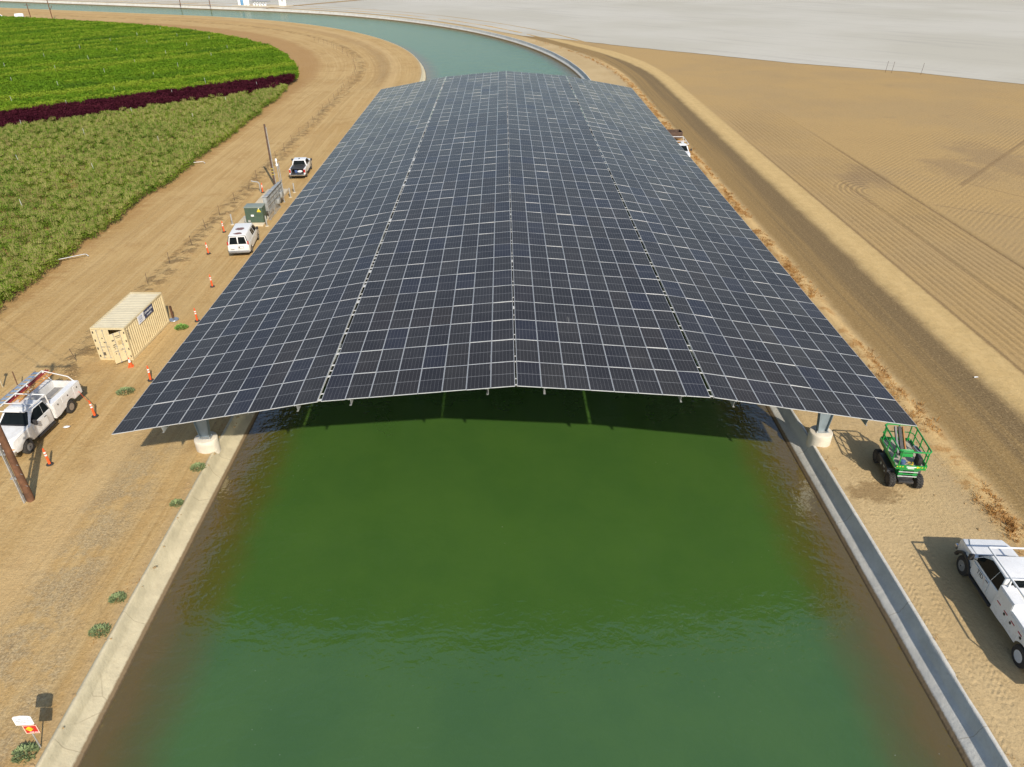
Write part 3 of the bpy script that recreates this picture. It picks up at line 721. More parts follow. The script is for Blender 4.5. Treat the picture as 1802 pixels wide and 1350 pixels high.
def cab_truck(t, wb_, rw, w, cb, zb, zr, paint, super_cab=True, zsill=.52, flare=False, hood_z=None, dxw=0, wtop=.78):
    """front half of a work truck: hood, cab, glass, lights, bumper, mirrors. returns quads"""
    xf = wb_/2; xn = xf+.93; xw = xf-.62+dxw; hz = hood_z or zb-.02
    ro = rw+.10
    low = [(cb, zsill)]+arch(xf, rw, ro, zsill)+[(xn-.10, zsill+.05), (xn, zsill+.22), (xn, hz-.22), (xn-.10, hz-.08), (xf+.35, hz-.01), (xw, zb+.02), (cb, zb)]
    m = MB(); m.prism(low, -w, w)
    def fn(bm):
        for v in bm.verts:
            if v.co.x > xf+.2: v.co.y *= 1-.15*((v.co.x-xf-.2)/.73)**1.5
            if v.co.z > 1.15*zb/1.36: v.co.y *= .965
            if v.co.z < zsill+.02: v.co.y *= .97
    m.build('body', paint, t, bevel=.05, seg=3, fn=fn, bang=30)
    q = green(xw-.02, cb, xw-.68, cb+.10, w*.955, w*wtop, zb-.01, zr)
    green_solid(t, 'cab', *q, paint)
    F, L, Rr, B = q
    m = MB(); m.patch(F, [(.06, .07), (.94, .07), (.90, .90), (.10, .90)], .006); m.build('windshield', M_GLASS, t)
    sw = [(.10, .02), (.66, .02), (.665, .91), (.22, .93), (.04, .55), (.02, .20)]
    sw2 = [(.678, .04), (.97, .06), (.95, .88), (.682, .91)]
    for Q, f in ((L, lambda p: p), (Rr, mirror_uv)):
        m = MB(); m.patch(Q, f(sw), .006); m.build('side_window', M_GLASS, t)
        if super_cab: m = MB(); m.patch(Q, f(sw2), .006); m.build('quarter_window', M_GLASS, t)
    m = MB(); m.patch(B, [(.07, .06), (.93, .06), (.90, .90), (.10, .90)], .006); m.build('rear_window', M_GLASS, t)
    # hood panel with a seam all round
    m = MB(); hq = [(xw+.04, w*.80, zb+.028), (xw+.04, -w*.80, zb+.028), (xn-.16, -w*.60, hz-.045), (xn-.16, w*.60, hz-.045)]
    P = [Vector(p) for p in hq]; mid = [Vector((xf+.35, -w*.78, hz+.012)), Vector((xf+.35, w*.78, hz+.012))]
    top = [P[0], P[1], mid[0], P[2], P[3], mid[1]]
    m.add([p+Vector((0, 0, .018)) for p in top]+[p-Vector((0, 0, .05)) for p in top], [(0, 1, 2, 5), (5, 2, 3, 4)]+[(i, 6+i, 6+(i+1) % 6, (i+1) % 6) for i in range(6)])
    m.build('hood', paint, t, bevel=.012, seg=1)
    m = MB(); m.box((xw-.0, 0, zb+.035), (.16, w*1.55, .03)); m.build('cowl', M_BLACK, t)
    # front end
    m = MB(); m.box((xn-.005, 0, hz-.36), (.05, w*1.12, .34)); g = m.build('grille', M_BLACK, t, bevel=.02, seg=1)
    m = MB()
    for k in range(3): m.box((xn+.03, 0, hz-.46+k*.10), (.03, w*1.02, .035))
    m.build('grille_bars', M_CHROME, g)
    for s in (-1, 1):
        m = MB(); m.box((xn-.06, s*w*.69, hz-.34), (.14, .27, .26)); m.build('headlight', M_REFLECT, t, bevel=.03)
        m = MB(); m.box((xn-.05, s*w*.72, hz-.50), (.13, .25, .06)); m.build('turn_signal', M_AMBER, t)
        m = MB(); m.tube((xw-.22, s*w*.95, zb+.02), (xw-.16, s*(w+.14), zb+.10), .018, 6); m.box((xw-.17, s*(w+.22), zb+.17), (.11, .20, .30)); m.build('mirror', M_BLACK, t, bevel=.02)
        m = MB(); m.box((xw-1.28, s*(w*.985+.008), zb-.16), (.20, .035, .05)); m.build('door_handle', M_BLACK, t)
        # door leaf, a hair proud of the body
        xd0, xd1 = xw-.14, xw-1.42
        m = MB(); y0, y1 = (w*.972, w*1.004)
        m.box(((xd0+xd1)/2, s*(w-.005), (zsill+.12+zb-.10)/2), (xd0-xd1, .026, zb-.10-zsill-.12)); m.build('door', paint, t, bevel=.01, seg=1)
        if flare:
            pa = arch(xf, rw, ro+.12, zsill-.02, 12); pb = arch(xf, rw, ro-.005, zsill-.02, 12)
            m = MB(); n = len(pa); ya, yb = s*(w-.05), s*(w+.07)
            P = [(x, ya, z) for x, z in pa]+[(x, yb, z) for x, z in pa]+[(x, ya, z) for x, z in pb]+[(x, yb, z) for x, z in pb]
            m.add(P, [(i, i+1, n+i+1, n+i) for i in range(n-1)]+[(2*n+i, 2*n+i+1, 3*n+i+1, 3*n+i) for i in range(n-1)]+[(n+i, n+i+1, 3*n+i+1, 3*n+i) for i in range(n-1)]+[(i, i+1, 2*n+i+1, 2*n+i) for i in range(n-1)])
            m.build('wheel_flare', M_BLACK, t, smooth=40)
    m = MB(); m.box((xn+.05, 0, zsill+.10), (.16, w*1.80, .24)); m.build('front_bumper', M_CHROME, t, bevel=.04)
    m = MB(); m.box((cb/2+xf/2-.2, 0, zsill+.02), (xf-cb-.2, 1.3, .3)); m.box((0, 0, .55), (wb_+.5, .9, .22)); m.box((-wb_/2, 0, rw), (.25, w*1.5, .2)); m.box((xf, 0, rw), (.2, w*1.5, .2)); m.build('chassis', M_BLACK, t)
    for s in (-1, 1):
        m = MB(); m.box(((xw+cb)/2-.1, s*(w-.02), zsill-.06), (xw-cb-.3, .16, .06)); m.build('running_board', M_BLACK, t)
    return q, xw, xn

# --- truck parked left: utility bed, ladder rack
lt = thing('utility_truck', (-29.55, 8.19, 0), R(-94.1), 'dusty white utility truck with ladders on its rack, nose towards the brown utility pole', 'truck')
W_ = 1.01
q, xw, xn = cab_truck(lt, 4.2, .41, W_, -.42, 1.37, 1.99, M_DUSTY, True)
for s in (-1, 1):
    wheel(lt, 2.1, s*.86, .41, .27, s, .04); wheel(lt, -2.1, s*.86, .41, .27, s, .13, simple('dusty_rim', (.30, .25, .20), .7, .2, .2, 6, dirt=.4))
cb0, cb1, zl, zt = -.56, -3.40, .56, 1.50
for s in (-1, 1):
    side = [(cb1, zl+.12)]+arch(-2.1, .41, .53, zl+.12)+[(cb0-.45, zl), (cb0, zl), (cb0, zt), (cb1, zt)]
    m = MB(); m.prism(side, s*.62, s*1.045); m.build('side_compartment', M_DUSTY, lt, bevel=.015, seg=1)
    for (xa, xb, za, zb2) in ((cb0-.06, cb0-.85, zl+.10, zt-.08), (cb0-.90, cb0-2.05, 1.06, zt-.08), (cb0-2.1, cb1+.06, zl+.2, zt-.08)):
        m = MB(); m.box(((xa+xb)/2, s*1.05, (za+zb2)/2), (xa-xb, .02, zb2-za)); d = m.build('compartment_door', M_DUSTY, lt, bevel=.006, seg=1)
        m = MB(); m.lathe([(.05, s*1.05), (.05, s*1.075)], ((xa+xb)/2, 0, zb2-.16), 'y', 10); m.build('latch', M_BLACK, d)
    m = MB(); m.box(((cb0+cb1)/2, s*.83, zt+.012), (cb0-cb1-.1, .36, .02)); m.build('compartment_lid', M_WHITEPAINT if s > 0 else M_DUSTY, lt)
m = MB(); m.box(((cb0+cb1)/2, 0, .95), (cb0-cb1, 1.24, .06)); m.build('bed_floor', M_GREYDECK, lt)
m = MB(); m.box((cb0-.03, 0, 1.3), (.05, 1.24, .6)); m.build('bulkhead', M_DUSTY, lt)
m = MB(); m.box((cb1+.03, 0, 1.2), (.05, 1.24, .5)); m.build('tailgate', M_DUSTY, lt)
m = MB(); m.box((-1.9, .25, 1.06), (2.3, .12, .10)); m.box((-1.9, .02, 1.05), (2.4, .10, .08)); m.build('timber', simple('grey_timber', (.42, .38, .31), .85, 0, .2, 5), lt)
m = MB(); m.box((cb1-.12, 0, .62), (.22, 1.95, .16)); m.build('rear_bumper', M_DARKMETAL, lt, bevel=.02)
for s in (-1, 1):
    m = MB(); m.box((cb1-.02, s*.93, 1.12), (.04, .12, .22)); m.build('tail_light', M_RED, lt)
m = MB(); z = 2.22     # rack over the cab
for s in (-1, 1):
    m.path([(1.35, s*.86, z), (-.52, s*.90, z), (-.56, s*.92, zt)], .035, 8)
m.tube((1.35, -.86, z), (1.35, .86, z), .035, 8); m.tube((-.52, -.9, z), (-.52, .9, z), .035, 8); m.tube((.5, -.87, z-.02), (.5, .87, z-.02), .025, 8)
m.path([(1.35, -.86, z), (cb1+.2, -.92, z)], .035, 8)
for x in (-1.6, cb1+.2):
    m.path([(x, -.98, zt), (x, -.92, z), (x, -.55, zt+.1)], .03, 8)
m.path([(cb1+.2, -.92, z), (cb1+.2, .60, z-.35), (cb1+.2, .95, zt)], .03, 8)
m.build('ladder_rack', M_DUSTY, lt)
m = MB(); m.box((.42, -.05, 2.03), (.34, .9, .07)); m.build('light_bar', simple('clear_lens', (.5, .52, .55), .2), lt, bevel=.02)
def lad(name, label, col, y, z, x0, x1, wd, tilt=0):
    m = MB(); h = .045
    for s in (-1, 1): m.box(((x0+x1)/2, y+s*wd/2, z), (x1-x0, .03, .085))
    n = int((x1-x0)/.30)
    for k in range(n): m.tube((x0+.15+k*.30, y-wd/2, z), (x0+.15+k*.30, y+wd/2, z), .019, 6)
    o = m.build(name, col, None); o.location = lt.location; o.rotation_euler = lt.rotation_euler; o.scale = (1.02, 1.05, 1.07)
    return tag(o, label, 'ladder')
lad('ladder', 'orange fibreglass extension ladder along the rack of the utility truck', simple('fibreglass_orange', (.60, .27, .08), .6, 0, .12, 5, dirt=.2), -.50, 2.06, -3.45, .05, .34)
lad('ladder', 'red fibreglass ladder beside the orange one on the truck rack', simple('fibreglass_red', (.30, .025, .03), .5, 0, .15, 5, dirt=.2), -.88, 2.06, -3.6, .25, .14)
m = MB()
for k in range(9): m.box((-3.1+k*.42, -1.28, 2.08), (.24, .46, .03), rot=Matrix.Rotation(.10, 3, 'X'))
for s in (-1, 1): m.box((-1.45, -1.28+s*.22, 2.05), (3.9, .03, .08))
o = m.build('scaffold_plank', M_ALU, None); o.location = lt.location; o.rotation_euler = lt.rotation_euler; o.scale = (1.02, 1.05, 1.07)
tag(o, 'silver blue aluminium scaffold plank outermost on the rack of the utility truck', 'plank')
# door emblem
lt.scale = (1.02, 1.05, 1.07)
text_part('door_emblem', 'TID', .20, M_BLACK, lt, (.62, 1.013, 1.02), (R(90), 0, R(180)))

# --- truck parked right, cut by the frame
rt = thing('service_truck', (22.05, -6.93, 0), R(86.6), 'large clean white service truck with tall utility boxes at the right bank', 'truck')
W2 = 1.03
q2, xw, xn = cab_truck(rt, 4.86, .46, W2, -.04, 1.42, 2.20, M_WHITEPAINT, True, .60, True, dxw=.20, wtop=.84)
for s in (-1, 1):
    wheel(rt, 2.43, s*.90, .46, .27, s, .03)
    wheel(rt, -2.43, s*1.0, .46, .26, s, .15, simple('white_rim', (.62, .64, .66), .35, .1, .06, 4)); wheel(rt, -2.43, s*.70, .46, .24, s, .05)
c0, c1, zl = -.12, -4.2, .62
M_TAPE = simple('red_tape', (.42, .03, .03), .4, 0, .1, 6)
for s in (-1, 1):
    z1, z2 = 1.98, 1.62
    side = [(c1, zl+.12)]+arch(-2.43, .46, .58, zl+.12)+[(c0-.55, zl), (c0, zl), (c0, z1), (c0-1.05, z1), (c0-1.05, z2), (c1, z2)]
    m = MB(); m.prism(side, s*.62, s*1.13); m.build('side_compartment', M_WHITEPAINT, rt, bevel=.015, seg=1)
    for (xa, xb, za, zb2, hx) in ((c0-.04, c0-1.02, zl+.08, z1-.08, -.80), (c0-1.08, c0-1.85, zl+.08, z2-.10, -.25), (c0-1.9, c0-3.05, 1.14, z2-.10, -.1), (c0-3.1, c1+.05, zl+.2, z2-.10, -.2)):
        m = MB(); m.box(((xa+xb)/2, s*1.135, (za+zb2)/2), (xa-xb, .02, zb2-za)); d = m.build('compartment_door', M_WHITEPAINT, rt, bevel=.006, seg=1)
        m = MB(); m.lathe([(.065, s*1.14), (.065, s*1.155), (.04, s*1.16)], (xa+hx*(xa-xb) if xa+hx*(xa-xb) > xb else xb+.15, 0, 1.18), 'y', 12); m.build('latch', M_BLACK, d)
    m = MB()
    for k in range(7): m.box((c0-.35-k*.52, s*1.15, 1.30), (.26, .012, .045))
    m.build('reflective_strip', M_TAPE, rt)
    m = MB(); m.box(((c0-1.05+c1)/2, s*.88, z2+.015), (c0-1.05-c1-.06, .46, .025)); m.build('compartment_lid', M_WHITEPAINT, rt)
m = MB(); m.box(((c0+c1)/2, 0, 1.05), (c0-c1, 1.24, .06)); m.build('bed_floor', M_GREYDECK, rt)
m = MB(); m.box((c0-.03, 0, 1.45), (.05, 1.24, .8)); m.build('bulkhead', M_WHITEPAINT, rt)
m = MB(); m.box((c0-1.5, 0, 1.5), (1.3, .9, .8)); m.build('bed_box', M_WHITEPAINT, rt, bevel=.02)
m = MB(); m.box((c1+.03, 0, 1.3), (.05, 1.24, .5)); m.build('tailgate', M_WHITEPAINT, rt)
m = MB(); z = 2.42
for s in (-1, 1):
    m.path([(xw-.42, s*.90, z), (c0-.1, s*.90, z), (c0-.12, s*.88, 1.98)], .04, 8)
    m.tube((c0-.1, s*.9, z), (c1+.2, s*.9, z), .04, 8); m.tube((c1+.2, s*.9, z), (c1+.2, s*.9, 1.62), .035, 8)
m.tube((xw-.42, -1.35, z), (xw-.42, .90, z), .04, 8); m.tube((c0-.1, -.9, z), (c0-.1, .9, z), .04, 8)
m.build('overhead_rack', M_WHITEPAINT, rt)
m = MB()
for k in range(3): m.lathe([(.035, 2.155), (.03, 2.185)], (xw-.86, (k-1)*.22, 0), n=8)
m.build('roof_marker_lights', M_DARKMETAL, rt)
m = MB(); m.box((xw-1.6, -.28, 2.175), (.12, .04, .03)); m.box((xw-1.55, -.30, 2.175), (.03, .10, .03)); m.build('antenna_base', M_BLACK, rt)
text_part('door_emblem', 'TID', .30, M_BLACK, rt, (xw-.78, W2+.013, 1.17), (R(90), 0, R(180)))
m = MB(); m.add([(xw-1.02, W2+.0105, 1.32), (xw-1.20, W2+.0105, .80), (xw-1.12, W2+.0105, 1.34)], [(0, 1, 2)]); m.build('door_stripe', simple('pale_stripe', (.75, .66, .62), .4), rt)

rt.scale = (1.05, 1.06, 1.05)
# --- third work truck, mostly hidden beyond the right eave
ft = thing('work_truck', (23.35, 70.9, 0), R(-92), 'white work truck with a rack half hidden beyond the right eave of the canopy', 'truck')
q3, xw, xn = cab_truck(ft, 4.2, .41, 1.01, -.42, 1.37, 1.99, M_WHITEPAINT, True)
for s in (-1, 1):
    wheel(ft, 2.1, s*.86, .41, .27, s); wheel(ft, -2.1, s*.86, .41, .27, s, .1)
    m = MB(); m.prism([(-3.2, .68), (-2.63, .68), (-1.57, .68), (-1.0, .56), (-.56, .56), (-.56, 1.5), (-3.2, 1.5)], s*.62, s*1.04); m.build('side_compartment', M_WHITEPAINT, ft, bevel=.015, seg=1)
m = MB(); m.box((-1.9, 0, .95), (2.7, 1.24, .06)); m.build('bed_floor', M_GREYDECK, ft)
m = MB()
for s in (-1, 1): m.path([(1.2, s*.86, 2.22), (-3.0, s*.9, 2.22), (-3.0, s*.92, 1.5)], .035, 8)
for x in (1.2, -.5, -3.0): m.tube((x, -.88, 2.22), (x, .88, 2.22), .035, 8)
m.build('ladder_rack', M_WHITEPAINT, ft)
m = MB(); m.box((-1.7, .3, 1.1), (1.6, .35, .25)); m.build('cargo', M_REFLECT, ft)
# dark trailer behind it
tr = thing('equipment_trailer', (24.35, 80.4, 0), R(2), 'small dark brown box trailer behind the work truck by the wet road', 'trailer')
M_TRL = simple('brown_trailer', (.085, .05, .035), .7, .1, .2, 3, dirt=.2)
m = MB()
for d in ((0, .85, 1.1), (0, -.85, 1.1)): m.box(d, (2.4, .06, .9))
for d in ((-1.17, 0, 1.1), (1.17, 0, 1.1)): m.box(d, (.06, 1.64, .9))
m.box((0, 0, .66), (2.3, 1.6, .06)); m.build('trailer_box', M_TRL, tr)
for s in (-1, 1): wheel(tr, 0, s*1.0, .33, .2, s)
m = MB(); m.tube((0, -.9, .5), (0, -2.3, .5), .05, 6); m.tube((0, -2.2, .5), (0, -2.2, .02), .04, 6); m.build('drawbar', M_DARKMETAL, tr)

# --- van
vn = thing('cargo_van', (-26.02, 39.35, 0), R(96.4), 'white cargo van with rusty patches on its roof, tail towards the camera', 'van')
wv = 1.0
low = [(-2.73, .46)]+arch(-1.72, .36, .44, .42)+arch(1.72, .36, .44, .42)+[(2.62, .45), (2.72, .62), (2.70, .95), (2.50, 1.08), (1.75, 1.24), (1.62, 1.26), (-2.70, 1.26), (-2.76, .8)]
m = MB(); m.prism(low, -wv, wv)
def fn(bm):
    for v in bm.verts:
        if v.co.x > 1.8: v.co.y *= 1-.12*((v.co.x-1.8)/.9)**1.5
        if v.co.z > 1.2: v.co.y *= .975
m.build('body', M_DUSTY, vn, bevel=.06, seg=3, fn=fn, bang=30)
F, L, Rr, B = green(1.72, -2.70, .95, -2.56, wv*.97, wv*.80, 1.25, 2.08)
t_ = NT('van_roof_paint'); o_ = t_.obj(); ox, oy, oz = t_.sep(o_)
nn = t_.mul(t_.sub(t_.noise(o_, 5, 4, .7), .5), .5)
def blob(cx, cy, r, ky=1.): 
    dx, dy = t_.sub(ox, cx), t_.mul(t_.sub(oy, cy), ky)
    return t_.step(t_.add(t_.math('SQRT', t_.add(t_.mul(dx, dx), t_.mul(dy, dy))), nn), r, r-.06)
rust = t_.mul(t_.mx(blob(-.75, .03, .42), blob(-2.05, -.02, .30, .7)), t_.step(oz, 2.0, 2.05))
t_.principled(t_.mix(rust, (.76, .75, .72), (.20, .095, .07)), .4)
green_solid(vn, 'upper_body', F, L, Rr, B, t_.mat, .09)
m = MB(); m.patch(F, [(.06, .06), (.94, .06), (.90, .88), (.10, .88)], .006); m.build('windshield', M_GLASS, vn)
for Q, f in ((L, lambda p: p), (Rr, mirror_uv)):
    for pl in ([(.05, .08), (.25, .08), (.25, .80), (.07, .80), (.03, .5)], [(.285, .08), (.39, .08), (.39, .80), (.285, .80)], [(.405, .08), (.50, .08), (.50, .80), (.405, .80)]):
        m = MB(); m.patch(Q, f(pl), .006); m.build('side_window', M_GLASS, vn)
for u0, u1 in ((.09, .48), (.52, .91)):
    m = MB(); m.patch(B, [(u0, .02), (u1, .02), (u1-.015, .80), (u0+.015, .80)], .008); m.build('rear_window', M_GLASS, vn)
m = MB(); m.patch(B, [(.02, .90), (.98, .90), (.96, .955), (.04, .955)], .012); m.patch(B, [(.0, .30), (.045, .30), (.06, .93), (.015, .93)], .012); m.patch(B, [(.955, .30), (1., .30), (.985, .93), (.94, .93)], .012); m.build('rear_trim', M_BLACK, vn)
for s in (-1, 1):
    m = MB(); m.box((-2.70, s*.93, 1.36), (.10, .12, .34)); m.build('tail_light', M_RED, vn, bevel=.02)
    m = MB(); m.box((1.25, s*1.12, 1.42), (.10, .20, .28)); m.build('mirror', M_BLACK, vn, bevel=.02)
    m = MB(); m.box((2.58, s*.70, .92), (.12, .3, .18)); m.build('headlight', M_REFLECT, vn)
    wheel(vn, 1.72, s*.86, .36, .25, s); wheel(vn, -1.72, s*.86, .36, .25, s)
m = MB(); m.box((-2.80, -.26, .98), (.03, .42, .16)); p_ = m.build('plate_recess', M_BLACK, vn)
m = MB(); m.box((-2.82, -.30, .98), (.02, .31, .13)); m.build('licence_plate', M_REFLECT, p_)
m = MB(); m.box((-2.82, 0, .54), (.18, 1.9, .20)); m.build('rear_bumper', simple('dull_bumper', (.25, .25, .25), .4, .4, .1, 6, dirt=.3), vn, bevel=.04)
m = MB(); m.box((2.74, 0, .52), (.14, 1.8, .2)); m.build('front_bumper', M_DARKMETAL, vn, bevel=.04)
m = MB(); m.box((0, 0, .42), (4.6, 1.5, .2)); m.build('chassis', M_BLACK, vn)
m = MB(); m.box((-2.785, 0, .98), (.012, .012, .9)); m.build('door_seam', M_BLACK, vn)
m = MB(); m.box((-2.79, .55, .80), (.015, .34, .05)); m.build('badge', M_CHROME, vn)

# --- pickup
pk = thing('pickup_truck', (-26.52, 65.15, 0), R(93.8), 'white pickup with black bed cover and open tailgate past the utility pole', 'pickup truck')
qp, xw, xn = cab_truck(pk, 3.6, .40, .98, -.95, 1.30, 1.90, M_WHITEPAINT, True)
for s in (-1, 1):
    wheel(pk, 1.8, s*.84, .40, .26, s); wheel(pk, -1.8, s*.84, .40, .26, s)
    side = [(-2.85, .60)]+arch(-1.8, .40, .50, .60)+[(-1.0, .60), (-1.0, 1.28), (-2.85, 1.28)]
    m = MB(); m.prism(side, s*.78, s*.985); m.build('bed_side', M_WHITEPAINT, pk, bevel=.03)
    m = MB(); m.box((-2.84, s*.89, 1.04), (.06, .20, .40)); m.build('tail_light', M_RED, pk, bevel=.02)
m = MB(); m.box((-1.9, 0, .75), (1.9, 1.56, .06)); m.build('bed_floor', M_BLACK, pk)
m = MB(); m.box((-1.88, 0, 1.30), (1.78, 1.66, .05)); m.build('bed_cover', simple('tonneau_black', (.03, .032, .033), .6, 0, .15, 4, dirt=.15), pk, bevel=.015)
m = MB(); m.box((-3.12, 0, .80), (.52, 1.54, .07)); m.build('tailgate', M_DARKMETAL, pk, bevel=.01)
m = MB(); m.box((-2.95, 0, .58), (.22, 1.9, .18)); m.build('rear_bumper', M_CHROME, pk, bevel=.03)
m = MB(); m.box((-2.55, .22, .95), (.45, .3, .35), rot=Matrix.Rotation(.4, 3, 'Z')); m.build('blue_case', simple('blue_case', (.05, .09, .22), .5), pk, bevel=.02)
m = MB(); m.lathe([(.02, .0), (.30, .06), (.34, .16), (.22, .27), (.02, .30)], (-2.6, -.30, .79), n=12); m.build('white_sack', M_REFLECT, pk, smooth=60)
m = MB(); m.box((xw-1.4, .05, 1.93), (.3, .12, .05)); m.build('roof_beacon', M_BLACK, pk)
m = MB(); m.box((-1.9, 0, .5), (1.9, 1.2, .2)); m.build('frame_rails', M_BLACK, pk)

# --- far-left parked car and tank
fc = thing('parked_van', (-186.2, 271.6, 0), R(35), 'distant white van parked at the far end of the green crop', 'van')
m = MB(); m.prism([(-2.3, .35), (-2.0, .30), (2.1, .30), (2.3, .6), (2.2, .95), (1.2, 1.1), (-2.3, 1.1)], -.95, .95); m.build('body', M_WHITEPAINT, fc, bevel=.06)
F, L, Rr, B = green(1.2, -2.3, .5, -2.1, .93, .75, 1.09, 1.75); green_solid(fc, 'cab', F, L, Rr, B, M_WHITEPAINT)
m = MB(); m.patch(F, [(.06, .06), (.94, .06), (.9, .88), (.1, .88)]); m.patch(L, [(.08, .1), (.9, .1), (.88, .85), (.12, .85)]); m.patch(Rr, [(.08, .1), (.9, .1), (.88, .85), (.12, .85)]); m.build('windows', M_GLASS, fc)
for s in (-1, 1):
    for x in (-1.4, 1.4): wheel(fc, x, s*.8, .33, .22, s)

# ------------------------------------------------------------------ shipping container
M_CONT = simple('container_cream', (.64, .525, .305), .55, 0, .07, 1.5, dirt=.22, dirtcol=(.40, .26, .12))
M_CROOF = simple('container_roof', (.64, .56, .38), .6, 0, .06, 1.2, dirt=.2)
sc_ = thing('shipping_container', (-29.82, 17.02, 0), R(-2.39), 'cream corrugated shipping container with one door ajar and a blue and white banner', 'shipping container')
CW, CL, CH = 2.438, 6.058, 2.591
def corr(n, L, depth):      # trapezoid profile along the length
    p = []; k = L/n
    for i in range(n):
        a = i*k; p += [(a, 0), (a+k*.32, 0), (a+k*.5, depth), (a+k*.82, depth)]
    return p+[(L, 0)]
m = MB()
for xw_, sg in ((0.03, 1), (CW-.03, -1)):
    p = corr(21, CL-.30, .045)
    P = [(xw_+sg*d, .15+a, .16) for a, d in p]+[(xw_+sg*d, .15+a, CH-.10) for a, d in p]; n = len(p)
    m.add(P, [(i, i+1, n+i+1, n+i) for i in range(n-1)])
p = corr(9, CW-.3, .04)
P = [(.15+a, CL-.03-d, .16) for a, d in p]+[(.15+a, CL-.03-d, CH-.10) for a, d in p]; n = len(p)
m.add(P, [(i, i+1, n+i+1, n+i) for i in range(n-1)])
m.box((CW/2, CL/2, .14), (CW-.1, CL-.1, .04)); m.build('corrugated_wall', M_CONT, sc_)
m = MB(); p = corr(20, CL-.3, .022)
P = [(.06, .15+a, CH-.045+d) for a, d in p]+[(CW-.06, .15+a, CH-.045+d) for a, d in p]; n = len(p)
m.add(P, [(i, n+i, n+i+1, i+1) for i in range(n-1)]); m.build('roof', M_CROOF, sc_)
m = MB()
for x in (.05, CW-.05):
    m.box((x, CL/2, CH-.06), (.10, CL-.3, .11)); m.box((x, CL/2, .08), (.10, CL-.3, .15))
    for y in (.06, CL-.06): m.box((x+(.0 if x < 1 else 0), y, CH/2), (.11, .12, CH-.24))
for y in (.06, CL-.06):
    m.box((CW/2, y, CH-.06), (CW-.2, .11, .12)); m.box((CW/2, y, .08), (CW-.2, .11, .15))
m.build('frame', M_CONT, sc_)
for x in (.085, CW-.085):
    for y in (.085, CL-.085):
        for z in (.06, CH-.055):
            m = MB(); m.box((x, y, z), (.176, .176, .118)); m.build('corner_casting', M_CONT, sc_, bevel=.01, seg=1)
def cdoor(hx, ang, mirror):
    g = MB(); L = 1.14; sx = -1 if mirror else 1
    rot = Matrix.Rotation(ang, 4, 'Z'); 
    o_ = Matrix.Translation((hx, .035, 0)) @ rot
    def tr(mb): mb.v = [tuple(o_ @ Vector(v)) for v in mb.v]; return mb
    g.box((sx*L/2, 0, 1.31), (L, .05, 2.27))
    for z in (.75, 1.3, 1.9): g.box((sx*L/2, -.032, z), (L-.1, .012, .03))
    d = tr(g).build('door', M_CONT, sc_, bevel=.008, seg=1)
    for bx in (.30, .74):
        g = MB(); g.tube((sx*bx, -.065, .17), (sx*bx, -.065, 2.46), .017, 8)
        for z in (.22, .85, 1.45, 2.4): g.box((sx*bx, -.045, z), (.10, .04, .06))
        g.box((sx*(bx+.12), -.08, 1.12), (.30, .02, .035)); tr(g).build('locking_bar', M_GALV, d)
    for z in (.35, .95, 1.6, 2.25):
        g = MB(); g.box((sx*.015, -.03, z), (.08, .06, .16)); tr(g).build('hinge', M_DARKMETAL, d)
    return d, o_
dl, o1 = cdoor(.10, 0, False); dr, o2 = cdoor(CW-.10, R(50), True)
M_PLACARD = simple('dark_placard', (.12, .10, .07), .6)
def onq(o_, parent, name, x, z, w_, h_, mat, y=-.034):
    g = MB(); g.box((x, y, z), (w_, .01, h_)); g.v = [tuple(o_ @ Vector(v)) for v in g.v]; return g.build(name, mat, parent)
onq(o1, dl, 'vent_plate', .36, .52, .22, .26, M_PLACARD)
for (x, z) in ((.55, 1.78), (.62, 1.45)): onq(o1, dl, 'placard', x, z, .10, .09, M_PLACARD)
for (x, z, a, b) in ((-.5, 2.18, .34, .05), (-.46, 2.05, .26, .04), (-.86, 1.95, .16, .10), (-.84, 1.6, .18, .07), (-.88, 1.45, .14, .07), (-.86, 1.30, .10, .05), (-.42, 1.10, .07, .09), (-.9, .92, .07, .07), (-.42, 1.66, .32, .32)):
    onq(o2, dr, 'placard', x, z, a, b, M_PLACARD if a < .3 or b < .1 else simple('faded_placard', (.50, .38, .19), .6))
# stencilled number down the corner by the door, and the banner
m = MB()
for k in range(7): m.box((CW+.004, .33+(k % 2)*.02, 2.28-k*.115), (.006, .10, .065))
m.build('stencilled_number', simple('stencil_grey', (.16, .15, .14), .7), sc_)
bn = MB(); bn.box((CW+.022, 2.40, 2.20), (.012, .98, .62)); b1 = bn.build('banner_white', simple('banner_white', (.80, .80, .80), .5, dirt=.06), sc_)
bn = MB(); bn.box((CW+.022, 3.58, 2.20), (.012, 1.36, .62)); b2 = bn.build('banner_blue', simple('banner_blue', (.035, .05, .115), .5, dirt=.04), sc_)
M_INK = simple('banner_ink', (.10, .14, .32), .6)
for i, (txt, z, s_) in enumerate((('SOLAR', 2.34, .17), ('CANAL', 2.18, .15), ('PROJECT', 2.03, .11))):
    text_part('banner_lettering', txt, s_, M_INK, b1, (CW+.031, 2.32, z), (R(90), 0, R(90)))
text_part('banner_lettering', '209 883-8300', .21, M_REFLECT, b2, (CW+.031, 3.58, 2.28), (R(90), 0, R(90)))
text_part('banner_lettering', 'www.tid.org', .15, M_REFLECT, b2, (CW+.031, 3.58, 2.05), (R(90), 0, R(90)))
m = MB(); m.add([(CW+.031, 2.78, 2.14), (CW+.031, 2.88, 2.44), (CW+.031, 2.86, 2.12)], [(0, 1, 2)]); m.build('banner_emblem', M_BLACK, b1)
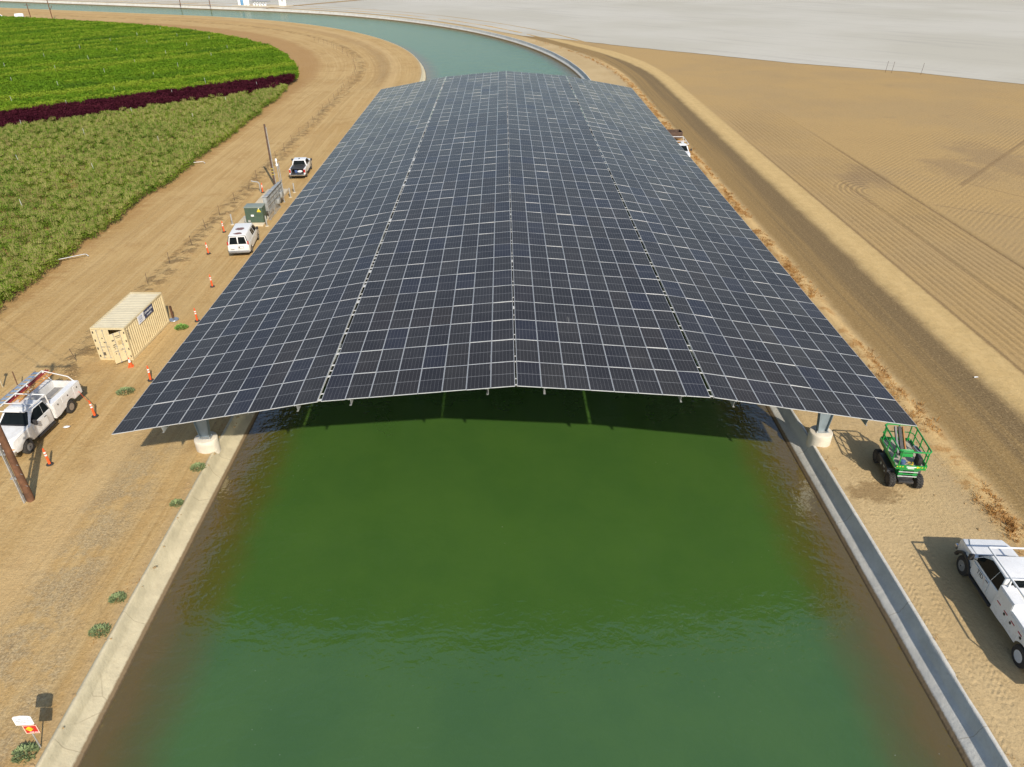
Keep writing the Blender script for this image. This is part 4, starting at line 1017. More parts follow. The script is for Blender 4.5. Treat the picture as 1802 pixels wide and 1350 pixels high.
# things standing by it
o = MB().lathe([(.02, 0), (.36, .0), (.38, .03), (.36, .06), (.02, .075)], (-26.95, 23.35, 0.02), n=24).build('metal_lid', simple('bluish_lid', (.33, .37, .42), .4, .5, .1, 4), smooth=40)
tag(o, 'round bluish metal lid lying on the sand behind the cream container', 'lid')
o = MB().box((-27.1, 23.6, .55), (.14, .14, 1.1)).build('wooden_post', M_WOOD); tag(o, 'short brown wooden post at the far corner of the cream container', 'post')

# traffic cone
cn = thing('traffic_cone', (-27.2, 16.05, 0), .3, 'orange and white traffic cone in front of the open container door', 'traffic cone')
m = MB(); m.box((0, 0, .02), (.36, .36, .04)); m.build('base', M_ORANGE, cn, bevel=.01)
m = MB(); m.lathe([(.14, .04), (.085, .36)], (0, 0, 0), n=20, caps=False); m.lathe([(.045, .60), (.025, .72), (.02, .725)], (0, 0, 0), n=20); m.build('cone', M_ORANGE, cn, smooth=40)
m = MB(); m.lathe([(.087, .36), (.063, .50)], (0, 0, 0), n=20, caps=False); m.lathe([(.055, .52), (.047, .60)], (0, 0, 0), n=20, caps=False); m.lathe([(.063, .50), (.055, .52)], (0, 0, 0), n=20, caps=False); m.build('reflective_band', M_REFLECT, cn, smooth=40)

# delineator posts
def delineator(label):
    d = thing('delineator_post', (0, 0, 0), 0, label, 'traffic post', 'orange delineator posts along the left bank')
    m = MB(); m.lathe([(.20, 0), (.21, .03), (.19, .06), (.09, .09)], (0, 0, 0), n=16); m.build('base', M_RUBBER, d, smooth=40)
    m = MB(); m.lathe([(.075, .08), (.062, .72), (.062, 1.02), (.05, 1.05)], (0, 0, 0), n=14); m.lathe([(.02, 1.05), (.02, 1.10), (.045, 1.11), (.045, 1.16), (.02, 1.18)], (0, 0, 0), n=10); m.build('tube', M_ORANGE, d, smooth=40)
    for a, b in ((.66, .76), (.84, .94)):
        m = MB(); m.lathe([(.068, a), (.066, b)], (0, 0, 0), n=14); m.build('reflective_band', M_REFLECT, d, smooth=40)
    return d
dspec = [((-27.0, 4.8), 'orange delineator post nearest the camera, beside the brown utility pole'),
         ((-26.75, 9.75), 'orange delineator post taped to the tail of the utility truck'),
         ((-25.0, 14.1), 'orange delineator post by the eave between the container and the utility truck'),
         ((-25.0, 23.1), 'orange delineator post by the eave behind the cream container'),
         ((-26.05, 29.75), 'orange delineator post alone midway between container and van'),
         ((-29.05, 37.5), 'orange delineator post left of the van tail'),
         ((-29.5, 43.5), 'orange delineator post in front of the van by a grey bollard'),
         ((-29.3, 57.0), 'orange delineator post behind the electrical rack')]
d0 = delineator(dspec[0][1])
for i, ((x, y), lb) in enumerate(dspec):
    d = d0 if i == 0 else copy_tree(d0)
    d.location = (x, y, 0); d['label'] = lb; d.rotation_euler = (R(random.uniform(-3, 3)), R(random.uniform(-3, 3)), random.random()*6)
m = MB(); pts = [Vector((-26.75, 9.75, 1.0)).lerp(Vector((-28.4, 11.4, 1.0)), k/8)-Vector((0, 0, .10*math.sin(math.pi*k/8))) for k in range(9)]
P = [p+Vector((0, 0, .03)) for p in pts]+[p-Vector((0, 0, .03)) for p in pts]; Q = [p+Vector((.008, .008, 0)) for p in P]
m.add(P+Q, [(i, i+1, 10+i, 9+i) for i in range(8)]+[(18+9+i, 18+10+i, 18+i+1, 18+i) for i in range(8)]+[(i, 18+i, 19+i, i+1) for i in range(8)])
tag(m.build('barrier_tape', M_ORANGE), 'orange tape strung from the truck tail to a delineator post', 'tape')

# ------------------------------------------------------------------ scissor lift
M_GREEN = simple('lift_green', (.008, .27, .045), .35, 0, .06, 3, dirt=.06, coat=.3)
M_LBODY = simple('lift_black', (.030, .030, .032), .5, 0, .2, 3, dirt=.15)
sf = thing('scissor_lift', (21.55, 3.15, 0), R(-97), 'bright green and black scissor lift with big knobbly tyres by the right footing', 'scissor lift')
def knobbly(par, x, y, s):
    r, wd = .40, .34
    m = MB(); m.lathe([(.2, -wd/2), (r*.86, -wd/2), (r*.93, -wd*.35), (r*.93, wd*.35), (r*.86, wd/2), (.2, wd/2)], (x, y, r), 'y', 24)
    for k in range(16):
        for sd_ in (-1, 1):
            q = 2*math.pi*(k+.5*(sd_ > 0))/16
            m.box(Vector((x+math.cos(q)*r*.955, y+sd_*wd*.24, r+math.sin(q)*r*.955)), (.05, wd*.46, .065), rot=Matrix.Rotation(-q, 3, 'Y') @ Matrix.Rotation(sd_*.5, 3, 'X'))
    o = m.build('wheel', M_RUBBER, par)
    m = MB(); m.lathe([(.20, s*(wd/2+.004)), (.17, s*(wd/2-.06)), (.08, s*(wd/2-.06)), (.06, s*(wd/2+.0))], (x, y, r), 'y', 16); m.build('rim', M_DARKMETAL, o)
for x in (-1.05, 1.05):
    for s in (-1, 1): knobbly(sf, x, s*.72, s)
m = MB(); m.box((0, 0, .56), (2.2, .80, .24)); m.box((1.20, 0, .46), (.30, .80, .16)); m.box((-1.25, 0, .5), (.3, .8, .2)); m.build('chassis', M_LBODY, sf, bevel=.03)
for s in (-1, 1):
    m = MB(); m.prism([(-.72, .42), (.72, .42), (.80, .62), (.70, .92), (-.70, .92), (-.80, .62)], s*.42, s*.90); b = m.build('side_tray', M_LBODY, sf, bevel=.03)
    m = MB()
    for (x, z, a, h) in ((.30, .72, .20, .07), (-.12, .62, .13, .13), (.5, .55, .08, .08)): m.box((x, s*.905, z), (a, .012, h))
    m.build('decal', simple('decal_pale', (.55, .58, .50), .5), b)
    m = MB(); m.box((1.05, s*.72, .42), (.14, .30, .14)); m.box((-1.05, s*.72, .42), (.14, .30, .14)); m.build('axle', M_DARKMETAL, sf)
for k in range(4):
    z0 = .74+k*.15
    for s in (-1, 1):
        m = MB(); m.tube((-1.15, s*.33, z0), (1.2, s*.33, z0+.09), .045, 6); m.tube((-1.15, s*.44, z0+.09), (1.2, s*.44, z0), .045, 6); m.build('scissor_arm', M_GREEN, sf)
    for x in (-1.15, 0, 1.2):
        m = MB(); m.tube((x, -.50, z0+.045), (x, .50, z0+.045), .035, 8); m.build('pivot_bar', M_GREEN if k % 2 else M_GALV, sf)
DZ, HX, HY, RT = 1.42, 1.30, .82, 1.08
m = MB(); m.box((0, 0, DZ), (2*HX, 2*HY, .05)); m.build('deck', simple('lift_deck', (.42, .38, .32), .7, .1, .15, 6, dirt=.4), sf)
m = MB()
for s in (-1, 1): m.box((0, s*HY, DZ+.06), (2*HX-.12, .05, .24)); m.box((s*HX, 0, DZ+.05), (.05, 2*HY-.08, .28))
m.build('toe_board', M_GREEN, sf, bevel=.01)
m = MB(); m.box((HX+.025, 0, DZ+.10), (.012, .50, .06)); m.box((HX+.025, 0, DZ-.0), (.012, .34, .05)); m.build('maker_decal', M_REFLECT, sf)
m = MB()
for y in (-.72, -.58, -.44, .42, .56, .70): m.box((HX+.025, y, DZ+.10), (.012, .07, .05), rot=Matrix.Rotation(.5, 3, 'X'))
m.lathe([(.06, HX+.02), (.06, HX+.034)], (0, .32, DZ+.10), 'x', 10); m.build('hazard_marks', simple('hazard_yellow', (.75, .60, .03), .5), sf)
def rail(pts, r=.044):
    m = MB(); m.path(pts, r, 8); m.build('guard_rail', M_GREEN, sf)
zt, zm = DZ+RT, DZ+RT*.55
c = .14
ring = lambda z: [(HX-c, -HY, z), (HX, -HY+c, z), (HX, HY-c, z), (HX-c, HY, z), (-HX+c, HY, z), (-HX, HY-c, z), (-HX, -HY+c, z), (-HX+c, -HY, z)]
r_ = ring(zt)
rail(r_[7:]+r_[:1]); rail(r_[3:5]); rail(r_[0:2]+r_[1:4]); rail(r_[4:8])
for z in (zm,):
    r_ = ring(z); rail(r_[7:]+r_[:1], .03); rail(r_[3:5], .03); rail(r_[4:8], .03)
for x, y in ((HX, -HY+c), (HX, HY-c), (HX-.5, -HY), (HX-.5, HY), (-.1, -HY), (-.1, HY), (-HX+.4, -HY), (-HX+.4, HY), (-HX, -HY+c), (-HX, HY-c), (-HX, 0)):
    m = MB(); m.tube((x, y, DZ), (x, y, zt), .038, 8); m.build('rail_post', M_GREEN, sf)
m = MB(); m.box((HX-.32, -.30, zm+.18), (.05, .66, .42), rot=Matrix.Rotation(-.35, 3, 'Y')); m.build('control_panel', M_GREEN, sf, bevel=.015)
m = MB(); m.box((.35, .50, DZ+.55), (.62, .24, .24), rot=Matrix.Rotation(.15, 3, 'Z')); m.build('generator', M_ALU, sf, bevel=.05)
m = MB(); m.box((.36, .5, DZ+.68), (.42, .12, .03), rot=Matrix.Rotation(.15, 3, 'Z')); m.box((.9, .45, DZ+.3), (.5, .2, .5)); m.build('equipment_case', M_BLACK, sf, bevel=.03)
m = MB()
for k in range(24):
    a0, a1 = k*.55, (k+1)*.55; f = lambda a: (.15+.22*math.cos(a)*(1+.1*math.sin(a*3)), -.05+.2*math.sin(a), DZ+.07+.02*a*.4)
    m.tube(f(a0), f(a1), .025, 6)
m.build('coiled_hose', M_BLACK, sf)
m = MB()
for k in range(14):
    f = lambda a: (1.0+.13*math.cos(a), .05+.13*math.sin(a), DZ+.06+.012*a)
    m.tube(f(k*.6), f((k+1)*.6), .022, 6)
m.build('yellow_cable', simple('yellow_cable', (.65, .48, .05), .5), sf)
m = MB(); m.lathe([(.02, .0), (.14, .0), (.15, .26), (.02, .28)], (1.02, -.38, DZ+.03), n=14); m.build('blue_bucket', simple('blue_bucket', (.08, .14, .26), .4), sf)
M_CAB_D = simple('mast_grey', (.16, .16, .16), .5, .3, .1, 5)
# panel handling mast leaning in the platform
for dy, mt, wd in ((-.12, M_LBODY, .16), (-.34, M_CAB_D, .09), (.07, simple('mast_orange_brown', (.32, .14, .03), .6), .07)):
    m = MB(); m.box((-.45, dy, DZ+.62), (1.55, wd, .15), rot=Matrix.Rotation(R(38), 3, 'Y')); m.build('mast_rail', mt, sf)
m = MB()
for k in range(6): m.tube((-.95+k*.2, -.22, DZ+1.0-k*.155), (-.95+k*.2, .0, DZ+1.05-k*.155), .035, 6)
m.build('mast_rollers', M_BLACK, sf)

# ------------------------------------------------------------------ utility poles
up_ = thing('utility_pole', (-26.4, 1.7, 0), 0, 'tall brown wooden utility pole with grey conduits in front of the utility truck', 'utility pole')
m = MB(); m.lathe([(.20, -.3), (.195, 0), (.15, 9), (.13, 12.7), (.10, 12.75)], (0, 0, 0), n=18); m.build('pole_shaft', M_WOOD, up_, smooth=50)
for (dx, dy, r, zt_) in ((-.27, -.13, .065, 9), (-.36, .02, .05, 9), (-.22, -.24, .035, 8)):
    m = MB(); m.tube((dx, dy, 0), (dx*.9, dy, zt_), r, 10)
    m.tube((dx, dy, 0), (dx, dy, .42), r*1.35, 10); m.build('conduit', M_GALV, up_, smooth=40)
for z in (1.6, 3.2, 4.8):
    m = MB(); m.box((-.27, -.08, z), (.34, .22, .05)); m.build('conduit_bracket', M_GALV, up_)
m = MB()
for z in (1.1, 1.9, 2.5): m.tube((.17, -.1, z), (.30, -.16, z), .014, 6)
m.build('pole_steps', M_GALV, up_)
m = MB(); m.box((0, .17, 12.2), (2.5, .10, .13)); ca = m.build('crossarm', M_WOOD, up_)
for x in (-1.1, -.5, .5, 1.1):
    m = MB(); m.lathe([(.03, 12.26), (.06, 12.32), (.045, 12.38), (.055, 12.44), (.02, 12.47)], (x, .17, 0), n=10); m.build('insulator', M_DARKMETAL, ca)
for x in (-1.1, 1.1):
    m = MB(); pts = [Vector((x, .17, 12.47))+Vector((-.76, .65, 0))*k*3-Vector((0, 0, .9*math.sin(math.pi*k/14))) for k in range(15)]
    m.path(pts, .016, 5); m.build('wire', M_BLACK, up_)

p2_ = thing('utility_pole', (-28.64, 59.96, 0), 0, 'slim dark utility pole rising behind the grey electrical rack', 'utility pole')
m = MB(); m.lathe([(.145, -.3), (.14, 0), (.105, 7.2), (.09, 7.22)], (0, 0, 0), n=14); m.build('pole_shaft', simple('dark_pole_wood', (.10, .06, .04), .85, 0, .3, 3), p2_, smooth=50)
m = MB(); m.tube((.17, -.05, 0), (.14, -.05, 6.9), .045, 8); m.build('conduit', M_GALV, p2_)
m = MB()
for z in (1.3, 1.65, 2.0): m.lathe([(.15, z), (.15, z+.10)], (0, 0, 0), n=14)
m.build('marker_band', simple('yellow_band', (.45, .36, .05), .6), p2_)
tw_ = NT('track_dirt'); tw_.principled(tw_.mix(tw_.noise(tw_.pos(), .5, 4), (.30, .19, .09), (.42, .29, .15)), .95, 0, .1)
tp_ = [(-100.8, 314.6), (-98.2, 318.0), (-92, 325.5), (-78, 344), (-60, 370), (-20, 425)]
V, F = [], []
for k, (x, y) in enumerate(tp_):
    a, b = tp_[max(0, k-1)], tp_[min(len(tp_)-1, k+1)]; d = Vector((b[0]-a[0], b[1]-a[1])).normalized(); wd_ = 2.0
    V += [(x-d.y*wd_, y+d.x*wd_, .10), (x+d.y*wd_, y-d.x*wd_, .10)]
F = [(2*k, 2*k+1, 2*k+3, 2*k+2) for k in range(len(tp_)-1)]
tag(obj_of(np_mesh('dirt_track', V, F, tw_.mat)), kind='structure')
def far_pole(x, y, h, lb):
    o = thing('utility_pole', (x, y, 0), 0, lb, 'utility pole')
    m = MB(); m.lathe([(.19, -.2), (.17, 0), (.12, h)], (0, 0, 0), n=8); m.build('pole_shaft', M_WOOD, o)
    m = MB(); m.box((0, .15, h-.5), (2.2, .12, .14)); m.build('crossarm', M_WOOD, o); return o
far_pole(-171.8, 266.4, 5.6, 'shorter of the two distant poles between the green crop and the canal').children[0]
o = far_pole(-169.9, 276.9, 12, 'taller distant pole with a small brace between the green crop and the canal')
m = MB(); m.tube((0, 0, 2.6), (1.2, 0, 4.1), .09, 6); m.build('brace', M_WOOD, o)
far_pole(-141.1, 328.3, 11, 'distant pole on the far canal bank left of the pump yard')
far_pole(-126.9, 324.5, 11, 'distant pole on the far canal bank beside the white gate')

# ------------------------------------------------------------------ transformer, pads, rack
M_PAD = simple('pad_concrete', (.62, .52, .36), .9, 0, .08, 1.5, dirt=.25, bump=.2)
m = MB(); m.box((-27.4, 46.6, .06), (2.9, 3.0, .16)); tag(m.build('concrete_pad', M_PAD, bevel=.015), 'square concrete pad carrying the green transformer', 'concrete pad')
m = MB(); m.box((-27.5, 53.2, .15), (2.5, 8.4, .34)); tag(m.build('concrete_pad', M_PAD, bevel=.015), 'long raised concrete pad beside the grey electrical rack', 'concrete pad')
tf = thing('transformer', (-26.95, 46.55, .14), R(1), 'dark green pad mounted transformer with yellow warning sticker in front of the van', 'transformer')
M_TG = simple('transformer_green', (.055, .095, .065), .5, 0, .08, 2, dirt=.12)
m = MB(); m.box((0, 0, .80), (1.86, 1.30, 1.6)); m.build('cabinet', M_TG, tf, bevel=.03)
m = MB(); m.prism([(-.98, 1.6), (.98, 1.6), (.96, 1.68), (-.96, 1.68)], -.72, .70); m.build('lid', simple('transformer_lid', (.22, .26, .22), .5, 0, .08, 3, dirt=.2), tf, bevel=.015)
m = MB(); m.box((-.36, -.655, .80), (1.0, .02, 1.45)); m.box((.52, -.655, .80), (.70, .02, 1.45)); m.build('door', M_TG, tf, bevel=.006, seg=1)
m = MB(); m.add([(.36, -.668, 1.22), (.78, -.668, 1.22), (.57, -.668, 1.52)], [(0, 1, 2)]); m.box((.57, -.668, 1.18), (.42, .006, .06)); m.build('warning_sticker', simple('sticker_yellow', (.72, .58, .04), .5), tf)
m = MB(); m.box((.60, -.669, 1.54), (.12, .008, .10)); m.box((-.18, -.669, .78), (.30, .008, .20)); m.build('paper_label', M_REFLECT, tf)
m = MB(); m.box((-.60, -.68, .20), (.26, .04, .20)); m.build('nameplate', M_GALV, tf)
er = thing('electrical_rack', (-25.75, 50.3, 0), 0, 'grey strut rack of electrical cabinets and conduits on steel legs by the left eave', 'electrical rack')
M_CAB = simple('cabinet_grey', (.36, .37, .36), .5, .2, .08, 2, dirt=.1)
for y in (-3.1, -1.05, 1.0, 2.9):
    m = MB(); m.box((0, y, 1.25), (.08, .08, 2.5)); m.box((0, y, .03), (.2, .2, .06)); m.build('leg', M_GALV, er)
for z in (1.0, 1.5, 2.0, 2.5):
    m = MB(); m.box((.05, -.1, z), (.05, 6.3, .06)); m.build('strut', M_GALV, er)
for y, w_, z0, h_ in ((-2.4, 1.3, .95, 1.5), (-1.0, 1.3, 1.05, 1.4), (.45, 1.3, 1.0, 1.45), (1.6, .8, 1.1, 1.3), (2.6, .9, 1.25, 1.1)):
    m = MB(); m.box((-.20, y, z0+h_/2), (.42, w_, h_)); c_ = m.build('cabinet', M_CAB, er, bevel=.015)
    m = MB(); m.box((-.425, y, z0+h_/2), (.02, w_-.08, h_-.1)); m.box((-.45, y+w_*.36, z0+h_/2), (.03, .04, .2)); m.build('cabinet_door', M_GALV, c_)
for k in range(9):
    m = MB(); m.tube((.10, -2.9+k*.42, .05), (.10, -2.9+k*.42, 1.0+.1*(k % 3)), .032, 8); m.build('conduit', M_GALV, er)
m = MB(); m.path([(.12, -3.1, 2.56), (.12, 2.9, 2.56)], .05, 8); m.path([(-.45, -3.1, 2.5), (.12, -3.1, 2.56)], .05, 8); m.build('header_conduit', M_GALV, er)
m = MB(); m.box((.22, .2, 1.05), (.3, .7, .5)); m.box((.22, 1.7, 1.35), (.25, .8, .6)); m.build('meter_box', M_CAB, er, bevel=.03)
m = MB(); m.tube((-1.2, 7.0, 0), (-1.2, 7.0, 3.4), .05, 8); m.tube((-.3, 3.4, .05), (-.3, 3.4, 4.0), .045, 8); m.tube((-.3, 3.4, 3.5), (-1.2, 7., 3.2), .03, 6); m.build('service_mast', M_GALV, er)
m = MB(); m.lathe([(.02, 4.0), (.12, 4.02), (.13, 4.2), (.06, 4.3), (.06, 4.5), (.12, 4.55), (.10, 4.8), (.02, 4.85)], (-.3, 3.4, 0), n=12); m.build('weatherhead', M_REFLECT, er, smooth=40)
# bollards
def bollard(lb):
    o = thing('bollard', (0, 0, 0), 0, lb, 'bollard', 'grey steel bollards round the electrical gear')
    m = MB(); m.lathe([(.075, -.1), (.075, 1.06), (.06, 1.12), (.02, 1.14)], (0, 0, 0), n=12); m.build('pipe', M_GALV, o, smooth=45)
    m = MB(); m.lathe([(.21, -.1), (.21, .03), (.19, .045)], (0, 0, 0), n=16); m.build('collar', M_PAD, o, smooth=45); return o
bs = [((-29.37, 45.8), 'grey bollard left of the green transformer'), ((-27.7, 45.2), 'grey bollard right in front of the transformer doors'), ((-25.54, 45.2), 'grey bollard at the right front corner of the transformer'),
      ((-25.5, 55.0), 'nearer grey bollard past the end of the electrical rack'), ((-25.5, 56.9), 'farther grey bollard past the end of the electrical rack')]
b0 = bollard(bs[0][1])
for i, ((x, y), lb) in enumerate(bs):
    b = b0 if i == 0 else copy_tree(b0); b.location = (x, y, 0); b['label'] = lb
m = MB(); m.path([(-29.6, 57.2, 0), (-29.6, 57.2, 1.0), (-29.75, 57.2, 1.2), (-30.2, 57.2, 1.25), (-30.5, 57.2, 1.35)], .07, 8); tag(m.build('pipe_stub', M_CAB, smooth=50), 'bent grey pipe stub beside the slim pole behind the rack', 'pipe')

# ------------------------------------------------------------------ warning sign bottom left
sg_ = thing('warning_sign', (-18.17, -12.58, 0), R(3), 'white and red warning sign with yellow diamond on a thin post at the left bank', 'sign')
m = MB(); m.tube((0, .03, 0), (0, .03, 2.0), .025, 8); m.build('post', M_GALV, sg_)
m = MB(); m.prism([(-.36, 1.52), (.26, 1.52), (.30, 1.58), (.30, 1.98), (.20, 2.03), (-.05, 2.06), (-.30, 2.02), (-.36, 1.95)], -.012, .005); wp = m.build('white_board', M_REFLECT, sg_)
m = MB(); m.prism([(-.16, 1.02), (.34, 1.02), (.34, 1.50), (-.16, 1.50)], -.018, -.002); rp = m.build('red_board', simple('sign_red', (.50, .022, .02), .45, 0, .08, 4), sg_)
m = MB()
for x0, x1, z0, z1 in ((-.16, .34, 1.02, 1.05), (-.16, .34, 1.47, 1.50), (-.16, -.13, 1.05, 1.47), (.31, .34, 1.05, 1.47)): m.box(((x0+x1)/2, -.022, (z0+z1)/2), (x1-x0, .006, z1-z0))
m.build('red_board_border', simple('border_cream', (.80, .55, .40), .5), rp)
m = MB(); m.prism([(-.11, 1.29), (.04, 1.15), (.19, 1.29), (.04, 1.43)], -.026, -.02); yd = m.build('yellow_diamond', simple('diamond_yellow', (.85, .58, .02), .45), rp)
text_part('sign_lettering', 'DANGER', .075, simple('sign_green_ink', (.10, .16, .02), .6), yd, (.04, -.03, 1.29), (R(90), 0, 0))
for txt, z, s_ in (('TURLOCK', 1.88, .11), ('IRRIGATION', 1.77, .09), ('DISTRICT', 1.67, .09)):
    text_part('sign_lettering', txt, s_, simple('sign_grey_ink', (.30, .32, .38), .6), wp, (-.04, -.016, z), (R(90), 0, 0))
text_part('sign_lettering', 'KEEP OUT', .075, M_REFLECT, rp, (.16, -.024, 1.095), (R(90), 0, 0))

# ------------------------------------------------------------------ wire fence on the left
fe = thing('wire_fence', (-31.4, 60, 0), 0, 'rusty T-post wire fence running along the sandy bank and round the bend', 'fence')
M_TPOST = simple('rusty_post', (.10, .065, .045), .8, .1, .2, 6)
fo = Vector(fe.location); tops = []
pm_ = MB().tube((0, 0, 0), (0, 0, 1.15), .02, 5).build('fence_post', M_TPOST, fe); first = True
for s in np.arange(12, 228, 4.6):
    t0 = -31.6-(.018*max(0, s-95))-(.035*max(0, s-150))
    x, y = st2xy(s+random.uniform(-.4, .4), t0+random.uniform(-.3, .3))
    o = pm_ if first else pm_.copy()
    if not first: COL.objects.link(o)
    first = False
    lean = Matrix.Rotation(random.gauss(0, .09), 3, 'X') @ Matrix.Rotation(random.gauss(0, .09), 3, 'Y')
    o.location = Vector((float(x), float(y), 0))-fo; o.rotation_euler = lean.to_euler()
    tops.append(Vector((float(x), float(y), 0))-fo+lean @ Vector((0, 0, 1.05)))
for k, zz in enumerate((0, -.45)):
    m = MB(); m.path([p+Vector((0, 0, zz)) for p in tops], .003, 4); m.build('fence_wire', M_TPOST, fe)
m = MB(); m.box((-34.7, 13.36, .7), (.07, .07, 1.4)); m.box((-34.72, 13.33, 1.48), (.22, .06, .25)); tag(m.build('marker_stake', simple('pale_stake', (.45, .38, .25), .8)), 'thin stake with a pale tag at the left edge of the picture', 'stake')
m = MB(); m.tube((-33.0, 12.5, 0), (-33.5, 13.2, 1.35), .035, 6); tag(m.build('leaning_stake', M_WOOD), 'leaning brown stake on the sand behind the utility truck cab', 'stake')

# irrigation pipes at the crop edge and risers in the crop
def pipe(a, b, lb):
    m = MB(); a, b = Vector(a), Vector(b); m.tube(a, b, .045, 10); d = (b-a).normalized(); m.path([b, b+d*.15+Vector((0, 0, -.05)), b+d*.25+Vector((.1, -.1, -.22))], .045, 10)
    tag(m.build('irrigation_pipe', M_GALV, smooth=50), lb, 'pipe', 'white irrigation pipes at the crop edge')
pipe((-45.5, 33.2, .34), (-40.6, 36.9, .3), 'nearer white irrigation pipe sticking out of the crop edge')
pipe((-45.5, 68.0, .34), (-41.0, 70.0, .3), 'farther white irrigation pipe sticking out of the crop edge')
M_RIS = simple('riser_pale', (.62, .62, .58), .6)
r0 = MB().tube((0, 0, 0), (0, 0, 1.9), .024, 5).build('irrigation_riser', M_RIS)
tag(r0, 'thin pale irrigation riser poking out of the green crop', 'riser', 'irrigation risers in the crop')
first = True
for i in range(12):
    for j in range(6):
        x, y = -52-j*13+i*.8, 48+i*15+j*5.5
        xs = -RAD; 
        if (y > S0 and math.hypot(x+RAD, y-S0) > 124) or x > -46: continue
        o = r0 if first else r0.copy()
        if not first: COL.objects.link(o)
        first = False; o.location = (x+random.uniform(-1, 1), y+random.uniform(-1, 1), 0); o.rotation_euler = (random.gauss(0, .05), random.gauss(0, .05), 0)

# far field markers
fm0 = None
for i, (x, y, lb) in enumerate(((83.4, 141.2, 'leftmost of the three thin marker poles at the edge of the white field'), (84.4, 140.4, 'middle of the three thin marker poles at the edge of the white field'), (89.6, 137.9, 'rightmost of the three thin marker poles at the edge of the white field'))):
    m = MB(); m.tube((x, y, 0), (x+.15, y, 2.3), .035, 6); tag(m.build('marker_pole', M_TPOST), lb, 'pole', 'marker poles at the white field')

# ------------------------------------------------------------------ pump yard on the far bank
py_ = thing('pump_station', (-105.0, 327.0, 0), R(157), 'distant pump yard with white tanks and grey pipework on the far canal bank', 'pump station')
m = MB(); m.box((0, 0, .08), (26, 9, .16)); m.build('yard_slab', M_PAD, py_)
m = MB(); m.box((-9.5, -3, 1.7), (1.2, .4, 3.4)); m.box((-7.2, -3, 1.7), (1.2, .4, 3.4)); m.box((-8.3, -3, 3.3), (3.4, .4, .5)); m.box((-8.3, -3, .9), (1.2, .3, 1.6)); m.build('white_gate_frame', M_REFLECT, py_)
for k in range(5):
    m = MB(); m.lathe([(.55, .16), (.6, 1.3), (.45, 1.5), (.2, 1.6)], (-1.5+k*1.5, 0, 0), n=12); m.build('filter_tank', M_REFLECT, py_, smooth=40)
m = MB(); m.tube((-4, -.9, 1.9), (6, -.9, 1.9), .25, 8); m.tube((-4, .9, 1.6), (6, .9, 1.6), .2, 8); m.build('manifold', M_GALV, py_)
for x, c_ in ((7.5, M_REFLECT), (9.0, M_REFLECT), (10.5, simple('pump_blue', (.10, .25, .42), .4)), (12, M_REFLECT)):
    m = MB(); m.lathe([(.7, .16), (.7, 2.0), (.5, 2.4), (.15, 2.5)], (x, .5, 0), n=12); m.build('pressure_tank', c_, py_, smooth=40)
m = MB()
for k in range(9):
    m.tube((-13+k*3.2, -4.4, 0), (-13+k*3.2, -4.4, 2.1), .04, 5)
m.tube((-13, -4.4, 2.05), (12.6, -4.4, 2.05), .03, 5); m.tube((-13, -4.4, 1.1), (12.6, -4.4, 1.1), .025, 5); m.build('yard_fence', M_GALV, py_)
tk = thing('water_tank', (-178.6, 271.2, 0), R(20), 'distant pale tank on a trailer at the end of the green crop', 'tank')
m = MB(); m.lathe([(.1, -1.5), (.75, -1.4), (.85, 0), (.75, 1.4), (.1, 1.5)], (0, 0, 1.3), 'x', 14); m.build('tank_shell', M_REFLECT, tk, smooth=50)
m = MB(); m.box((0, 0, .4), (3.4, 1.2, .15)); m.build('trailer_bed', M_GALV, tk)
for s in (-1, 1): wheel(tk, 0, s*.7, .35, .2, s)

# scraps on the ground
for (x, y, lb, cat, mt, sx_) in ((-27.9, 8.55, 'crumpled white scrap of paper on the sand beside the utility truck', 'paper', M_REFLECT, .32), (31.9, 13.4, 'small pale scrap lying on the sand strip beyond the wet road', 'scrap', M_REFLECT, .16)):
    m = MB(); n = 7; P = [(x+sx_*math.cos(2*math.pi*k/n)*random.uniform(.5, 1.1), y+sx_*.6*math.sin(2*math.pi*k/n)*random.uniform(.5, 1.1), .03+random.random()*.07) for k in range(n)]
    m.add(P+[(x, y, .12), (x, y, .01)], [(i, (i+1) % n, n) for i in range(n)]+[((i+1) % n, i, n+1) for i in range(n)]); tag(m.build('scrap', mt), lb, cat)

